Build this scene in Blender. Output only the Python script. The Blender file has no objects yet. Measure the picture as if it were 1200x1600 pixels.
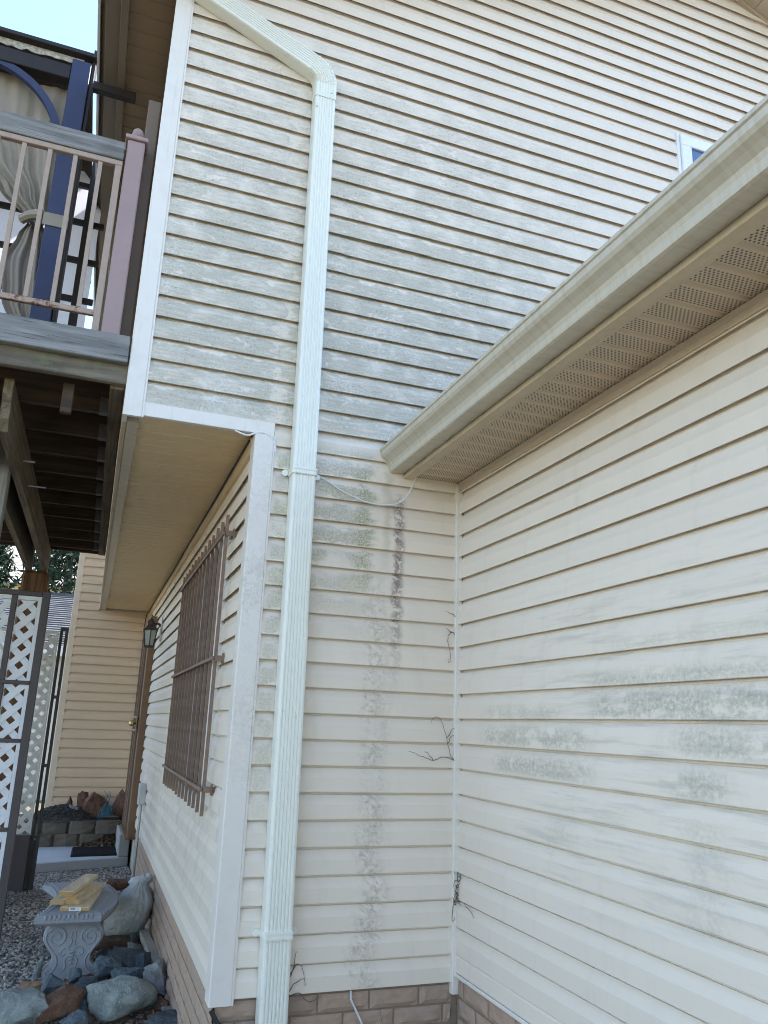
import bpy, bmesh, math, random
import numpy as np
from mathutils import Vector, Matrix, noise as mnoise

random.seed(7)
rad = math.radians
sc = bpy.context.scene

# ------------------------------------------------------------------ camera, sky, sun, exposure
CAM_POS = (-1.71238, -3.62305, 1.09109)
YAW, PITCH, ROLL, FPX = 0.341207, 0.267009, 0.0351622, 1228.91
cam_data = bpy.data.cameras.new('camera')
cam = bpy.data.objects.new('camera', cam_data)
sc.collection.objects.link(cam)
_f = Vector((math.sin(YAW) * math.cos(PITCH), math.cos(YAW) * math.cos(PITCH), math.sin(PITCH)))
_r = Vector((math.cos(YAW), -math.sin(YAW), 0))
_u = _r.cross(_f)
_r2 = _r * math.cos(ROLL) + _u * math.sin(ROLL)
_u2 = -_r * math.sin(ROLL) + _u * math.cos(ROLL)
cam.matrix_world = Matrix(((_r2.x, _u2.x, -_f.x, CAM_POS[0]), (_r2.y, _u2.y, -_f.y, CAM_POS[1]),
                           (_r2.z, _u2.z, -_f.z, CAM_POS[2]), (0, 0, 0, 1)))
cam_data.sensor_fit = 'HORIZONTAL'
cam_data.sensor_width = 36.0
cam_data.lens = 36.0 * FPX / 1200.0
cam_data.clip_start = 0.05
cam_data.clip_end = 2000
sc.camera = cam

SUN_ELEV, SUN_AZ = rad(52), rad(74)      # azimuth measured from +Y towards +X: behind the house
world = bpy.data.worlds.new('World')
sc.world = world
world.use_nodes = True
_nt = world.node_tree
_nt.nodes.clear()
_sky = _nt.nodes.new('ShaderNodeTexSky')
_sky.sky_type = 'NISHITA'
_sky.sun_disc = False
_sky.sun_elevation = SUN_ELEV
_sky.sun_rotation = SUN_AZ
_sky.air_density = 1.0
_sky.dust_density = 0.3
_sky.ozone_density = 1.6
_hsv = _nt.nodes.new('ShaderNodeHueSaturation')
_hsv.inputs['Saturation'].default_value = 0.95
_bg = _nt.nodes.new('ShaderNodeBackground')
_bg.inputs['Strength'].default_value = 0.15
_wo = _nt.nodes.new('ShaderNodeOutputWorld')
_nt.links.new(_sky.outputs[0], _hsv.inputs['Color'])
_nt.links.new(_hsv.outputs[0], _bg.inputs['Color'])
_nt.links.new(_bg.outputs[0], _wo.inputs['Surface'])

_sun = bpy.data.lights.new('sun', 'SUN')
_sun.energy = 4.0
_sun.angle = rad(0.55)
_sun.color = (1.0, 0.95, 0.86)
sun = bpy.data.objects.new('sun', _sun)
sc.collection.objects.link(sun)
_sd = Vector((math.sin(SUN_AZ) * math.cos(SUN_ELEV), math.cos(SUN_AZ) * math.cos(SUN_ELEV), math.sin(SUN_ELEV)))
sun.rotation_euler = _sd.to_track_quat('Z', 'Y').to_euler()
sun.location = (10, 15, 20)

sc.view_settings.view_transform = 'Standard'
sc.view_settings.look = 'None'
sc.view_settings.exposure = 1.90
sc.view_settings.gamma = 1.0
sc.render.engine = 'CYCLES'
sc.cycles.max_bounces = 6
sc.cycles.diffuse_bounces = 4
sc.cycles.glossy_bounces = 2
sc.cycles.transmission_bounces = 2
sc.cycles.use_adaptive_sampling = True
sc.cycles.adaptive_threshold = 0.03
sc.cycles.use_denoising = True
sc.cycles.denoising_prefilter = 'ACCURATE'
sc.cycles.filter_width = 1.0

# ------------------------------------------------------------------ constants (metres; z = 0 is the lowest siding edge)
C = 0.1143            # one siding course
GZ = -0.46            # ground level
XW = -1.085           # plane of the recessed side wall
XL = -1.70            # plane of the overhanging upper side wall
YD = 7.30             # plane of the far wall
ZS = 2.462            # soffit under the overhang

# ------------------------------------------------------------------ material kit
class V:
    def __init__(s, g, sock): s.g, s.s = g, sock
    def __add__(s, o): return s.g.m('ADD', s, o)
    __radd__ = __add__
    def __sub__(s, o): return s.g.m('SUBTRACT', s, o)
    def __rsub__(s, o): return s.g.m('SUBTRACT', o, s)
    def __mul__(s, o): return s.g.m('MULTIPLY', s, o)
    __rmul__ = __mul__
    def __truediv__(s, o): return s.g.m('DIVIDE', s, o)

class G:
    def __init__(s, name):
        s.mat = bpy.data.materials.new(name)
        s.mat.use_nodes = True
        s.nt = s.mat.node_tree
        s.nt.nodes.clear()
        s.out = s.nt.nodes.new('ShaderNodeOutputMaterial')
        s.b = s.nt.nodes.new('ShaderNodeBsdfPrincipled')
        s.nt.links.new(s.b.outputs[0], s.out.inputs['Surface'])
    def put(s, sock, val):
        if isinstance(val, V): s.nt.links.new(val.s, sock)
        elif isinstance(val, (tuple, list)) and len(val) == 3 and sock.type == 'RGBA': sock.default_value = (*val, 1)
        else: sock.default_value = val
    def m(s, op, a, b=None, c=None):
        n = s.nt.nodes.new('ShaderNodeMath'); n.operation = op
        s.put(n.inputs[0], a)
        if b is not None: s.put(n.inputs[1], b)
        if c is not None: s.put(n.inputs[2], c)
        return V(s, n.outputs[0])
    def clamp(s, a): return s.m('MINIMUM', s.m('MAXIMUM', a, 0.0), 1.0)
    def pos(s): return V(s, s.nt.nodes.new('ShaderNodeNewGeometry').outputs['Position'])
    def objc(s): return V(s, s.nt.nodes.new('ShaderNodeTexCoord').outputs['Object'])
    def rnd(s): return V(s, s.nt.nodes.new('ShaderNodeObjectInfo').outputs['Random'])
    def sep(s, v):
        n = s.nt.nodes.new('ShaderNodeSeparateXYZ'); s.put(n.inputs[0], v)
        return [V(s, o) for o in n.outputs]
    def comb(s, x, y, z):
        n = s.nt.nodes.new('ShaderNodeCombineXYZ')
        for i, a in enumerate((x, y, z)): s.put(n.inputs[i], a)
        return V(s, n.outputs[0])
    def vmul(s, v, k):
        n = s.nt.nodes.new('ShaderNodeVectorMath'); n.operation = 'MULTIPLY'
        s.put(n.inputs[0], v); n.inputs[1].default_value = k
        return V(s, n.outputs[0])
    def vadd(s, v, k):
        n = s.nt.nodes.new('ShaderNodeVectorMath'); n.operation = 'ADD'
        s.put(n.inputs[0], v); s.put(n.inputs[1], k)
        return V(s, n.outputs[0])
    def noise(s, v, scale, detail=4, rough=0.55, dist=0.0):
        n = s.nt.nodes.new('ShaderNodeTexNoise')
        s.put(n.inputs['Vector'], v)
        n.inputs['Scale'].default_value = scale; n.inputs['Detail'].default_value = detail
        n.inputs['Roughness'].default_value = rough; n.inputs['Distortion'].default_value = dist
        return V(s, n.outputs['Fac'])
    def voro(s, v, scale, feature='F1', out='Distance'):
        n = s.nt.nodes.new('ShaderNodeTexVoronoi'); n.feature = feature
        s.put(n.inputs['Vector'], v); n.inputs['Scale'].default_value = scale
        return V(s, n.outputs[out])
    def ss(s, x, a, b, lo=0.0, hi=1.0):
        n = s.nt.nodes.new('ShaderNodeMapRange'); n.interpolation_type = 'SMOOTHSTEP'
        s.put(n.inputs['Value'], x)
        if a > b: a, b, lo, hi = b, a, hi, lo
        n.inputs['From Min'].default_value = a; n.inputs['From Max'].default_value = b
        n.inputs['To Min'].default_value = lo; n.inputs['To Max'].default_value = hi
        return V(s, n.outputs['Result'])
    def band(s, x, a, b, fa, fb): return s.ss(x, a - fa, a + fa) * s.ss(x, b + fb, b - fb)
    def mix(s, f, a, b):
        n = s.nt.nodes.new('ShaderNodeMix'); n.data_type = 'RGBA'
        s.put(n.inputs[0], f); s.put(n.inputs[6], a); s.put(n.inputs[7], b)
        return V(s, n.outputs[2])
    def bump(s, h, strength, dist):
        n = s.nt.nodes.new('ShaderNodeBump')
        s.put(n.inputs['Height'], h)
        n.inputs['Strength'].default_value = strength; n.inputs['Distance'].default_value = dist
        s.nt.links.new(n.outputs[0], s.b.inputs['Normal'])
    def fin(s, col, rough=0.5, spec=0.5, metal=0.0):
        s.put(s.b.inputs['Base Color'], col); s.put(s.b.inputs['Roughness'], rough)
        s.put(s.b.inputs['Specular IOR Level'], spec); s.put(s.b.inputs['Metallic'], metal)
        return s.mat

def simple(name, col, rough=0.5, var=0.12, scale=6, spec=0.4, metal=0.0, bumpy=0.0, bscale=80):
    g = G(name); p = g.objc()
    n = g.noise(p, scale, 3, 0.6); n2 = g.noise(p, scale * 9, 1)
    dark = tuple(c * (1 - 2 * var) for c in col); light = tuple(min(1, c * (1 + var)) for c in col)
    c = g.mix(g.clamp(n * 1.3 + n2 * 0.5 - 0.4), dark, light)
    if bumpy: g.bump(g.noise(p, bscale, 4), bumpy, 0.01)
    return g.fin(c, rough, spec, metal)

def wood(name, axis, a, b, dark, rough=0.8, bump=0.35, freq=1.0, moss=None):
    g = G(name); p = g.objc(); r = g.rnd()
    p2 = g.vadd(p, g.comb(r * 13.0, r * 7.0, r * 5.0))
    k = [34.0 * freq] * 3; k['xyz'.index(axis)] = 1.6
    q = g.vmul(p2, tuple(k))
    n1 = g.noise(q, 1.0, 6, 0.62, 0.6)
    k2 = [150.0 * freq] * 3; k2['xyz'.index(axis)] = 5.0
    n2 = g.noise(g.vmul(p2, tuple(k2)), 1.0, 3)
    c = g.mix(g.ss(n1, 0.32, 0.68), a, b)
    c = g.mix(g.ss(n2, 0.60, 0.72) * 0.7, c, dark)
    c = g.mix(g.ss(g.noise(p2, 3.0, 3), 0.5, 0.75) * 0.4, c, dark)
    if moss:
        c = g.mix(g.ss(g.noise(p2, 5.0, 5, 0.7), 0.5, 0.68) * 0.6, c, moss)
    g.bump(n1 * 0.6 + n2 * 0.6, bump, 0.004)
    return g.fin(c, rough, 0.25)

# -------- vinyl siding with the stains each wall carries
CREAM, CREAM2 = (0.81, 0.71, 0.59), (0.745, 0.645, 0.525)
def siding(name, base=CREAM, base2=CREAM2, stains=None, zoff=0.0):
    g = G(name); p = g.pos(); x, y, z = g.sep(p)
    along = x + y * 1.37
    grain = g.noise(g.comb(along * 3.0, z * 150.0, 0.0), 1.0, 3, 0.5)
    big = g.noise(p, 1.3, 4, 0.6)
    col = g.mix(g.clamp(big * 0.9 + grain * 0.25 - 0.05), base2, base)
    col = g.mix(g.rnd() * 0.16, col, tuple(c * 0.72 for c in base2))
    v = g.m('FRACT', (z - zoff) / C)
    # light grime washed down over the courses
    drip = g.noise(g.comb(along * 9.0, z * 1.2, 0.0), 1.0, 5, 0.65)
    col = g.mix(g.ss(drip, 0.5, 0.78) * 0.16, col, (0.42, 0.39, 0.33))
    speck = g.noise(g.comb(along, z, 0.0), 260.0, 2, 0.5)
    col = g.mix(g.ss(speck, 0.69, 0.75) * 0.30, col, (0.20, 0.17, 0.13))
    if stains: col = stains(g, x, y, z, v, along, col)
    g.bump(grain, 0.08, 0.002)
    return g.fin(col, 0.42, 0.35)

def mildew_parts(g, along, z):
    q = g.comb(along, z, 0.0)
    fine = g.noise(q, 95.0, 3, 0.72)
    streak = g.noise(g.comb(along * 10.0, z * 75.0, 0.0), 1.0, 4, 0.7)
    patch = g.noise(q, 5.0, 3, 0.6, 0.4)
    wob = g.noise(g.comb(along * 11.0, z * 22.0, 3.0), 1.0, 3, 0.65)
    trail_n = g.noise(q, 15.0, 3, 0.7, 2.6)
    trail = g.ss(g.m('ABSOLUTE', trail_n - 0.5), 0.030, 0.010)
    return q, fine, streak, patch, wob, trail

def stains_gable(g, x, y, z, v, along, col):
    q, fine, streak, patch, wob, trail = mildew_parts(g, along, z)
    up = g.band(z, 2.50, 4.80, 0.05, 0.55)
    sx = g.ss(x, -0.2, 1.5, 1.0, 0.15)
    kpart = g.m('FLOOR', z / C)
    rowr = g.noise(g.comb(kpart * 7.31, x * 0.8, 9.0), 1.0, 2)
    heavy = g.band(z, 2.48, 3.9, 0.05, 0.7)
    cov = g.ss(v + (wob - 0.5) * 1.2 + (rowr - 0.5) * 1.0 - heavy * 0.12, 0.90, 0.70)
    clear = g.clamp(g.ss(g.noise(g.comb(along * 6.0, z * 16.0, 0.0), 1.0, 4, 0.7, 0.9), 0.58, 0.66) + g.band(x + (wob - 0.5) * 0.25, -1.05, -0.975, 0.02, 0.02) * g.ss(patch, 0.46, 0.52) * 0.9)
    blot = g.noise(q, 17.0, 3, 0.7, 0.4)
    body = g.ss(patch * 0.72 + blot * 0.12 + streak * 0.42 + (rowr - 0.5) * 0.5 + heavy * 0.12, 0.42, 0.78)
    amt = up * sx * cov * body * (1.0 - clear * 0.8) * (0.40 + heavy * 0.16)
    mcol = g.mix(g.ss(fine * 0.5 + blot * 0.15 + streak * 0.45, 0.42, 0.68), (0.44, 0.415, 0.31), (0.20, 0.195, 0.135))
    col = g.mix(g.clamp(amt), col, mcol)
    dots = g.ss(g.noise(q, 75.0, 3, 0.75), 0.575, 0.625) * up * sx * cov * g.ss(patch, 0.36, 0.56)
    col = g.mix(dots * 0.45, col, (0.14, 0.14, 0.11))
    lipd = g.ss(v, 0.80, 0.97) * up * sx * g.ss(streak, 0.46, 0.60)
    col = g.mix(lipd * 0.35, col, (0.22, 0.21, 0.17))
    # winding pale tracks grazed through the mildew
    tr = trail * g.ss(g.noise(q, 3.2, 2), 0.54, 0.60) * heavy * sx
    col = g.mix(tr * 0.7, col, (0.74, 0.70, 0.63))
    # green algae below the overhang and beside the downspout
    edge = (wob - 0.5) * 0.16 + (patch - 0.5) * 0.12
    gr = g.band(x + edge, -0.95, -0.49, 0.05, 0.035) * g.band(z, 1.66, 2.44, 0.28, 0.05)
    gr2 = g.band(x, -1.0, -0.93, 0.012, 0.02) * g.band(z, 0.75, 2.40, 0.35, 0.1) * 0.75
    gv = g.band(v + (wob - 0.5) * 0.9, 0.03, 0.72, 0.1, 0.14)
    ga = g.clamp(gr + gr2) * gv * g.clamp((fine - 0.22) * 1.7) * g.ss(patch, 0.22, 0.52)
    gcol = g.mix(g.ss(g.noise(q, 7.0, 3), 0.42, 0.62), (0.25, 0.245, 0.18), (0.23, 0.24, 0.10))
    col = g.mix(g.clamp(ga * 1.0), col, gcol)
    gg = g.band(x + edge * 0.8, -0.58, -0.50, 0.04, 0.02) * g.band(z, 1.78, 2.33, 0.2, 0.04) * g.ss(fine, 0.35, 0.65) * gv
    col = g.mix(gg * 0.55, col, (0.21, 0.25, 0.09))
    # run-off streaks under the gutter end
    f1 = g.noise(q, 30.0, 4, 0.78, 0.5)
    n1 = g.noise(g.comb(z * 9.0, 4.0, 0.0), 1.0, 3) - 0.5
    s1 = g.band(x + n1 * 0.05 + (f1 - 0.5) * 0.05, -0.370, -0.322, 0.018, 0.018) * g.band(z, 1.45, 2.22, 0.3, 0.04)
    col = g.mix(g.clamp(s1 * g.ss(f1, 0.38, 0.56) * g.ss(n1, -0.32, -0.05) * 0.85), col, (0.21, 0.155, 0.14))
    n2 = g.noise(g.comb(z * 4.0, 8.0, 0.0), 1.0, 4) - 0.5
    s2 = g.band(x + n2 * 0.26 + (f1 - 0.5) * 0.14, -0.480, -0.385, 0.06, 0.06) * g.band(z, -0.05, 1.72, 0.06, 0.3)
    row2 = g.noise(g.comb(kpart * 3.7, x * 5.0, 2.0), 1.0, 2)
    s2 = s2 * g.ss(v, 1.0, 0.86) * g.ss(row2, 0.28, 0.55)
    col = g.mix(g.clamp(s2 * g.ss(f1, 0.36, 0.64) * 0.55), col, (0.29, 0.25, 0.21))
    col = g.mix(g.clamp(s2 * g.ss(g.noise(q, 60.0, 4, 0.7), 0.55, 0.66) * 0.5), col, (0.17, 0.145, 0.13))
    rust = g.band(x + edge * 0.4, -0.43, -0.395, 0.02, 0.02) * g.band(z, 1.9, 2.35, 0.1, 0.05)
    col = g.mix(rust * 0.30, col, (0.32, 0.27, 0.12))
    return col

def stains_garage(g, x, y, z, v, along, col):
    q, fine, streak, patch, wob, trail = mildew_parts(g, y, z)
    def box(y0, y1, z0, z1, f=0.09): return g.band(y, y0, y1, f, f) * g.band(z, z0, z1, 0.018, 0.03)
    a = box(-2.7, -1.17, 1.145, 1.235) * 1.0 + box(-2.5, -1.15, 1.258, 1.30) * 0.75
    a = a + box(-1.12, -0.30, 1.034, 1.11) * 0.85 + box(-1.12, -0.42, 0.925, 0.995) * 0.85 + box(-2.4, -1.58, 1.04, 1.12) * 0.8
    a = a + box(-1.78, -1.55, 0.92, 1.0) * 0.8 + box(-0.95, -0.30, 1.145, 1.20) * 0.45 + box(-2.6, -1.3, 1.375, 1.41) * 0.35
    a = a + box(-1.75, -1.60, 0.55, 0.86) * 0.4 + box(-1.0, -0.85, 0.70, 0.80) * 0.4
    spk = g.noise(q, 60.0, 4, 0.75)
    m = g.clamp(a) * g.ss(wob * 0.6 + patch * 0.6, 0.47, 0.60) * g.ss(spk, 0.28, 0.62)
    col = g.mix(g.clamp(m * 0.62), col, (0.28, 0.275, 0.20))
    dots = g.ss(spk, 0.58, 0.64) * g.clamp(a) * g.ss(patch, 0.42, 0.56)
    col = g.mix(dots * 0.32, col, (0.16, 0.165, 0.115))
    smear = g.noise(g.comb(y * 2.2, z * 26.0, 5.0), 1.0, 4, 0.65)
    sm = g.ss(smear, 0.47, 0.68) * g.band(z, 0.55, 1.62, 0.15, 0.2) * g.ss(y, -0.3, -0.9) * g.clamp(0.3 + fine * 0.9)
    col = g.mix(sm * 0.42, col, (0.30, 0.30, 0.255))
    runs = g.noise(g.comb(y * 26.0, z * 1.5, 0.0), 1.0, 4, 0.7)
    col = g.mix(g.ss(runs, 0.66, 0.76) * g.ss(z, 1.2, 0.7) * 0.22, col, (0.33, 0.31, 0.29))
    return col

def stains_side(g, x, y, z, v, along, col):
    q, fine, streak, patch, wob, trail = mildew_parts(g, y, z)
    m = g.band(z, 0.2, 0.75, 0.2, 0.15) * g.ss(g.noise(g.comb(y * 7.0, z * 1.2, 0.0), 1.0, 5, 0.7), 0.42, 0.70)
    col = g.mix(m * 0.35, col, (0.34, 0.32, 0.28))
    return col

M = {}
M['sidA'] = siding('siding_gable_mildewed', stains=stains_gable)
M['sidC'] = siding('siding_garage_algae', stains=stains_garage)
M['sidW'] = siding('siding_side_wall', stains=stains_side)
M['sidD'] = siding('siding_far_tan', (0.72, 0.53, 0.355), (0.66, 0.48, 0.315), zoff=0.03)
M['sheath'] = simple('wall_sheathing', (0.45, 0.40, 0.33), 0.9)
M['trimD'] = simple('tan_corner_trim', (0.72, 0.57, 0.41), 0.5, 0.05)

def trim_white():
    g = G('white_vinyl_trim'); p = g.pos(); x, y, z = g.sep(p)
    n = g.noise(p, 9.0, 6, 0.7, 0.5); n2 = g.noise(g.comb(x * 60.0, y * 60.0, z * 3.0), 1.0, 4)
    c = g.mix(g.ss(n, 0.45, 0.75) * 0.22, (0.75, 0.69, 0.61), (0.50, 0.455, 0.395))
    c = g.mix(g.ss(n2, 0.55, 0.75) * 0.25, c, (0.52, 0.48, 0.42))
    return g.fin(c, 0.45, 0.35)
M['trim'] = trim_white()

def trim_grimy():
    g = G('mildewed_corner_trim'); p = g.pos(); x, y, z = g.sep(p)
    n = g.noise(p, 40.0, 6, 0.75, 0.8); big = g.noise(p, 2.2, 3)
    c = g.mix(g.ss(n, 0.42, 0.62) * g.ss(z, 0.2, 1.3) * g.ss(z, 2.6, 2.1) * g.ss(big, 0.3, 0.6) * 0.38, (0.74, 0.675, 0.595), (0.36, 0.34, 0.28))
    c = g.mix(g.ss(g.noise(p, 8.0, 4), 0.5, 0.75) * 0.2, c, (0.50, 0.44, 0.36))
    return g.fin(c, 0.45, 0.35)
M['trimG'] = trim_grimy()

def soffit_mat(name, col, dots=False):
    g = G(name); p = g.pos(); x, y, z = g.sep(p)
    n = g.noise(p, 2.5, 5, 0.6); n2 = g.noise(g.comb(x * 4.0, y * 120.0, 0.0), 1.0, 3)
    c = g.mix(g.clamp(n * 1.2 + n2 * 0.3 - 0.4), tuple(a * 0.86 for a in col), col)
    c = g.mix(g.ss(g.noise(p, 60.0, 5, 0.7), 0.60, 0.72) * 0.35, c, tuple(a * 0.4 for a in col))
    if dots:   # rows of punched vent holes, staggered, on the flat of each strip
        v = g.m('FRACT', (y * -1.0) / 0.1016)
        row = (y * -1.0) / 0.0102
        ri = g.m('FLOOR', row)
        dx = g.m('FRACT', x / 0.0145 + g.m('MODULO', ri, 2.0) * 0.5) - 0.5
        dy = g.m('FRACT', row) - 0.5
        d2 = dx * dx * 2.2 + dy * dy
        hole = g.ss(d2, 0.145, 0.095) * g.band(v, 0.16, 0.86, 0.005, 0.005) * g.band(x, -0.268, -0.025, 0.002, 0.002)
        c = g.mix(hole * 0.95, c, (0.02, 0.017, 0.012))
    return g.fin(c, 0.5, 0.3)
M['soffA'] = soffit_mat('tan_soffit', (0.80, 0.62, 0.365))
M['soffC'] = soffit_mat('vented_soffit', (0.69, 0.555, 0.40), True)
M['soffE'] = soffit_mat('brown_eave_soffit', (0.215, 0.15, 0.092))
M['soffR'] = soffit_mat('rake_soffit', (0.58, 0.48, 0.36))
M['tan'] = simple('tan_trim', (0.60, 0.485, 0.33), 0.5, 0.08)

def gutter_mat(name, col, streaks=True):
    g = G(name); p = g.pos(); x, y, z = g.sep(p)
    st = g.noise(g.comb(y * 42.0, z * 2.5, x * 2.5), 1.0, 4, 0.6)
    c = g.mix(g.noise(p, 2.0, 4), tuple(a * 0.9 for a in col), col)
    if streaks: c = g.mix(g.ss(st, 0.42, 0.70) * 0.36, c, tuple(a * b for a, b in zip(col, (0.62, 0.57, 0.48))))
    return g.fin(c, 0.33, 0.5)
M['gutC'] = gutter_mat('clay_gutter_enamel', (0.60, 0.535, 0.41))
M['gutE'] = gutter_mat('brown_fascia_enamel', (0.19, 0.15, 0.105), False)
M['gutP'] = gutter_mat('pale_gutter_enamel', (0.75, 0.75, 0.72), False)  # neighbour fascia, and sky light painted on the eave gutter edge

def spout_mat():
    g = G('pale_green_grey_downspout_enamel'); p = g.pos(); x, y, z = g.sep(p)
    n = g.noise(g.comb(x * 90.0, y * 90.0, z * 1.5), 1.0, 4); n2 = g.noise(p, 30.0, 5, 0.7)
    c = g.mix(g.ss(n, 0.4, 0.8) * 0.2, (0.79, 0.78, 0.68), (0.60, 0.59, 0.51))
    c = g.mix(g.ss(n2, 0.60, 0.70) * 0.25, c, (0.33, 0.34, 0.28))
    c = g.mix(g.ss(z, 4.5, 4.8) * 0.5, c, (0.66, 0.62, 0.52))  # elbow and diagonal tinted browner, for warm light from below
    return g.fin(c, 0.32, 0.5)
M['spout'] = spout_mat()

def brick_mat():
    g = G('moulded_tan_brick'); p = g.pos(); r = g.rnd()
    n = g.noise(p, 22.0, 6, 0.65); n2 = g.noise(p, 3.0, 3)
    c = g.mix(n, (0.33, 0.22, 0.155), (0.50, 0.36, 0.265))
    c = g.mix(g.ss(n2, 0.4, 0.7) * 0.4, c, (0.36, 0.30, 0.25))
    c = g.mix(r * 0.25, c, (0.27, 0.20, 0.15))
    g.bump(g.noise(p, 60.0, 6, 0.7), 0.5, 0.006)
    return g.fin(c, 0.8, 0.2)
M['brick'] = brick_mat()
M['mortar'] = simple('mortar_joint', (0.26, 0.19, 0.14), 0.9, 0.15, 20)
M['bronze'] = simple('brown_painted_steel', (0.24, 0.155, 0.105), 0.5, 0.2, 30, 0.4)
M['doorbr'] = simple('brown_door_paint', (0.235, 0.135, 0.075), 0.5, 0.1, 12, 0.35)
M['white'] = simple('white_vinyl_frame', (0.80, 0.80, 0.80), 0.4, 0.05)
M['brass'] = simple('brass', (0.75, 0.55, 0.22), 0.25, 0.1, 5, 0.5, 1.0)
M['black'] = simple('black_cable', (0.02, 0.02, 0.02), 0.5, 0.2)
M['wcable'] = simple('white_cable', (0.72, 0.72, 0.70), 0.4, 0.1)
M['steel'] = simple('galvanised_steel', (0.42, 0.43, 0.44), 0.4, 0.15, 30, 0.5, 0.7)
M['dullsteel'] = simple('weathered_hanger_steel', (0.16, 0.155, 0.145), 0.6, 0.2, 30, 0.4, 0.3)
M['gbox'] = simple('grey_outlet_box', (0.58, 0.58, 0.56), 0.45, 0.08)
M['iron'] = simple('dark_lantern_metal', (0.05, 0.04, 0.035), 0.45, 0.2)
M['twig'] = simple('dry_twig', (0.19, 0.145, 0.11), 0.9, 0.2)

def glass_mat(name, col, rough=0.05):
    g = G(name)
    return g.fin(col, rough, 0.8)
M['glass'] = glass_mat('window_glass', (0.03, 0.045, 0.07))
M['glassb'] = glass_mat('blue_window_glass', (0.06, 0.11, 0.26), 0.08)
M['frost'] = simple('frosted_lantern_glass', (0.42, 0.44, 0.42), 0.3, 0.1)

M['wx'] = wood('weathered_wood_x', 'x', (0.14, 0.135, 0.125), (0.27, 0.26, 0.24), (0.045, 0.04, 0.033))
M['wxm'] = wood('weathered_mossy_wood_x', 'x', (0.12, 0.10, 0.072), (0.23, 0.195, 0.14), (0.04, 0.034, 0.024), moss=(0.20, 0.22, 0.13))
M['wy'] = wood('weathered_brown_wood_y', 'y', (0.11, 0.083, 0.055), (0.24, 0.185, 0.12), (0.05, 0.035, 0.022), moss=(0.17, 0.15, 0.07))
M['wz'] = wood('weathered_wood_z', 'z', (0.19, 0.18, 0.15), (0.34, 0.33, 0.28), (0.07, 0.06, 0.05), moss=(0.17, 0.20, 0.08))
M['wzb'] = wood('brown_post_wood_z', 'z', (0.10, 0.052, 0.027), (0.20, 0.108, 0.055), (0.035, 0.018, 0.01))
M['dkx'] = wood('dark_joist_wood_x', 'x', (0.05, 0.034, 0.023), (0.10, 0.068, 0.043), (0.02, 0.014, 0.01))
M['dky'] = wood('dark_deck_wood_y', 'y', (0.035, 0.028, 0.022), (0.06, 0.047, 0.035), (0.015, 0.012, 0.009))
M['pine'] = wood('pale_pine_y', 'y', (0.64, 0.48, 0.30), (0.74, 0.60, 0.41), (0.48, 0.32, 0.17), 0.65, 0.15)
M['pineend'] = simple('pine_end_grain', (0.48, 0.29, 0.11), 0.7, 0.15, 40)
M['greywood'] = wood('greyed_board_y', 'y', (0.42, 0.38, 0.32), (0.55, 0.50, 0.43), (0.25, 0.21, 0.17), 0.8, 0.2)
M['mauve'] = simple('mauve_brown_painted_post', (0.33, 0.23, 0.215), 0.6, 0.06, 4)
M['taupe'] = simple('brown_painted_board', (0.165, 0.12, 0.085), 0.6, 0.08, 4)
M['railtan'] = simple('tan_painted_rail', (0.36, 0.265, 0.20), 0.55, 0.08, 20)

def rusty():
    g = G('rusting_tan_rail'); p = g.objc()
    n = g.noise(p, 26.0, 6, 0.7)
    c = g.mix(g.ss(n, 0.52, 0.60), (0.36, 0.26, 0.20), (0.15, 0.065, 0.035))
    g.bump(n, 0.3, 0.004)
    return g.fin(c, 0.75, 0.3)
M['rust'] = rusty()
M['navy'] = simple('navy_painted_wood', (0.034, 0.042, 0.095), 0.5, 0.1, 6)
M['dkbrown'] = simple('very_dark_brown_wood', (0.025, 0.018, 0.015), 0.6, 0.2, 6)
M['cloth'] = simple('taupe_curtain_cloth', (0.32, 0.275, 0.22), 0.9, 0.06, 8, 0.1)
M['screen'] = simple('pale_lavender_screen_cloth', (0.80, 0.79, 0.86), 0.8, 0.04, 5, 0.2)
def translucent(m, col, f):
    nt = m.node_tree; b = [n for n in nt.nodes if n.type == 'BSDF_PRINCIPLED'][0]; o = [n for n in nt.nodes if n.type == 'OUTPUT_MATERIAL'][0]
    t = nt.nodes.new('ShaderNodeBsdfTranslucent'); t.inputs['Color'].default_value = (*col, 1)
    mx = nt.nodes.new('ShaderNodeMixShader'); mx.inputs[0].default_value = f
    nt.links.new(b.outputs[0], mx.inputs[1]); nt.links.new(t.outputs[0], mx.inputs[2]); nt.links.new(mx.outputs[0], o.inputs['Surface'])
translucent(M['screen'], (0.90, 0.88, 0.95), 0.75)
M['canvas'] = simple('frayed_canopy_canvas', (0.55, 0.50, 0.42), 0.9, 0.4, 40, 0.1)
M['carton'] = simple('brown_cardboard', (0.33, 0.19, 0.09), 0.8, 0.15, 8)
M['lat'] = simple('white_pvc_lattice', (0.80, 0.80, 0.82), 0.4, 0.06, 10)
M['latw'] = simple('cream_pvc_lattice', (0.70, 0.68, 0.62), 0.45, 0.08, 10)
M['latfr'] = simple('grey_brown_steel_frame', (0.085, 0.068, 0.066), 0.5, 0.1, 20)
M['gate'] = simple('dark_bronze_gate_steel', (0.05, 0.043, 0.037), 0.45, 0.1, 20)

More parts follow.
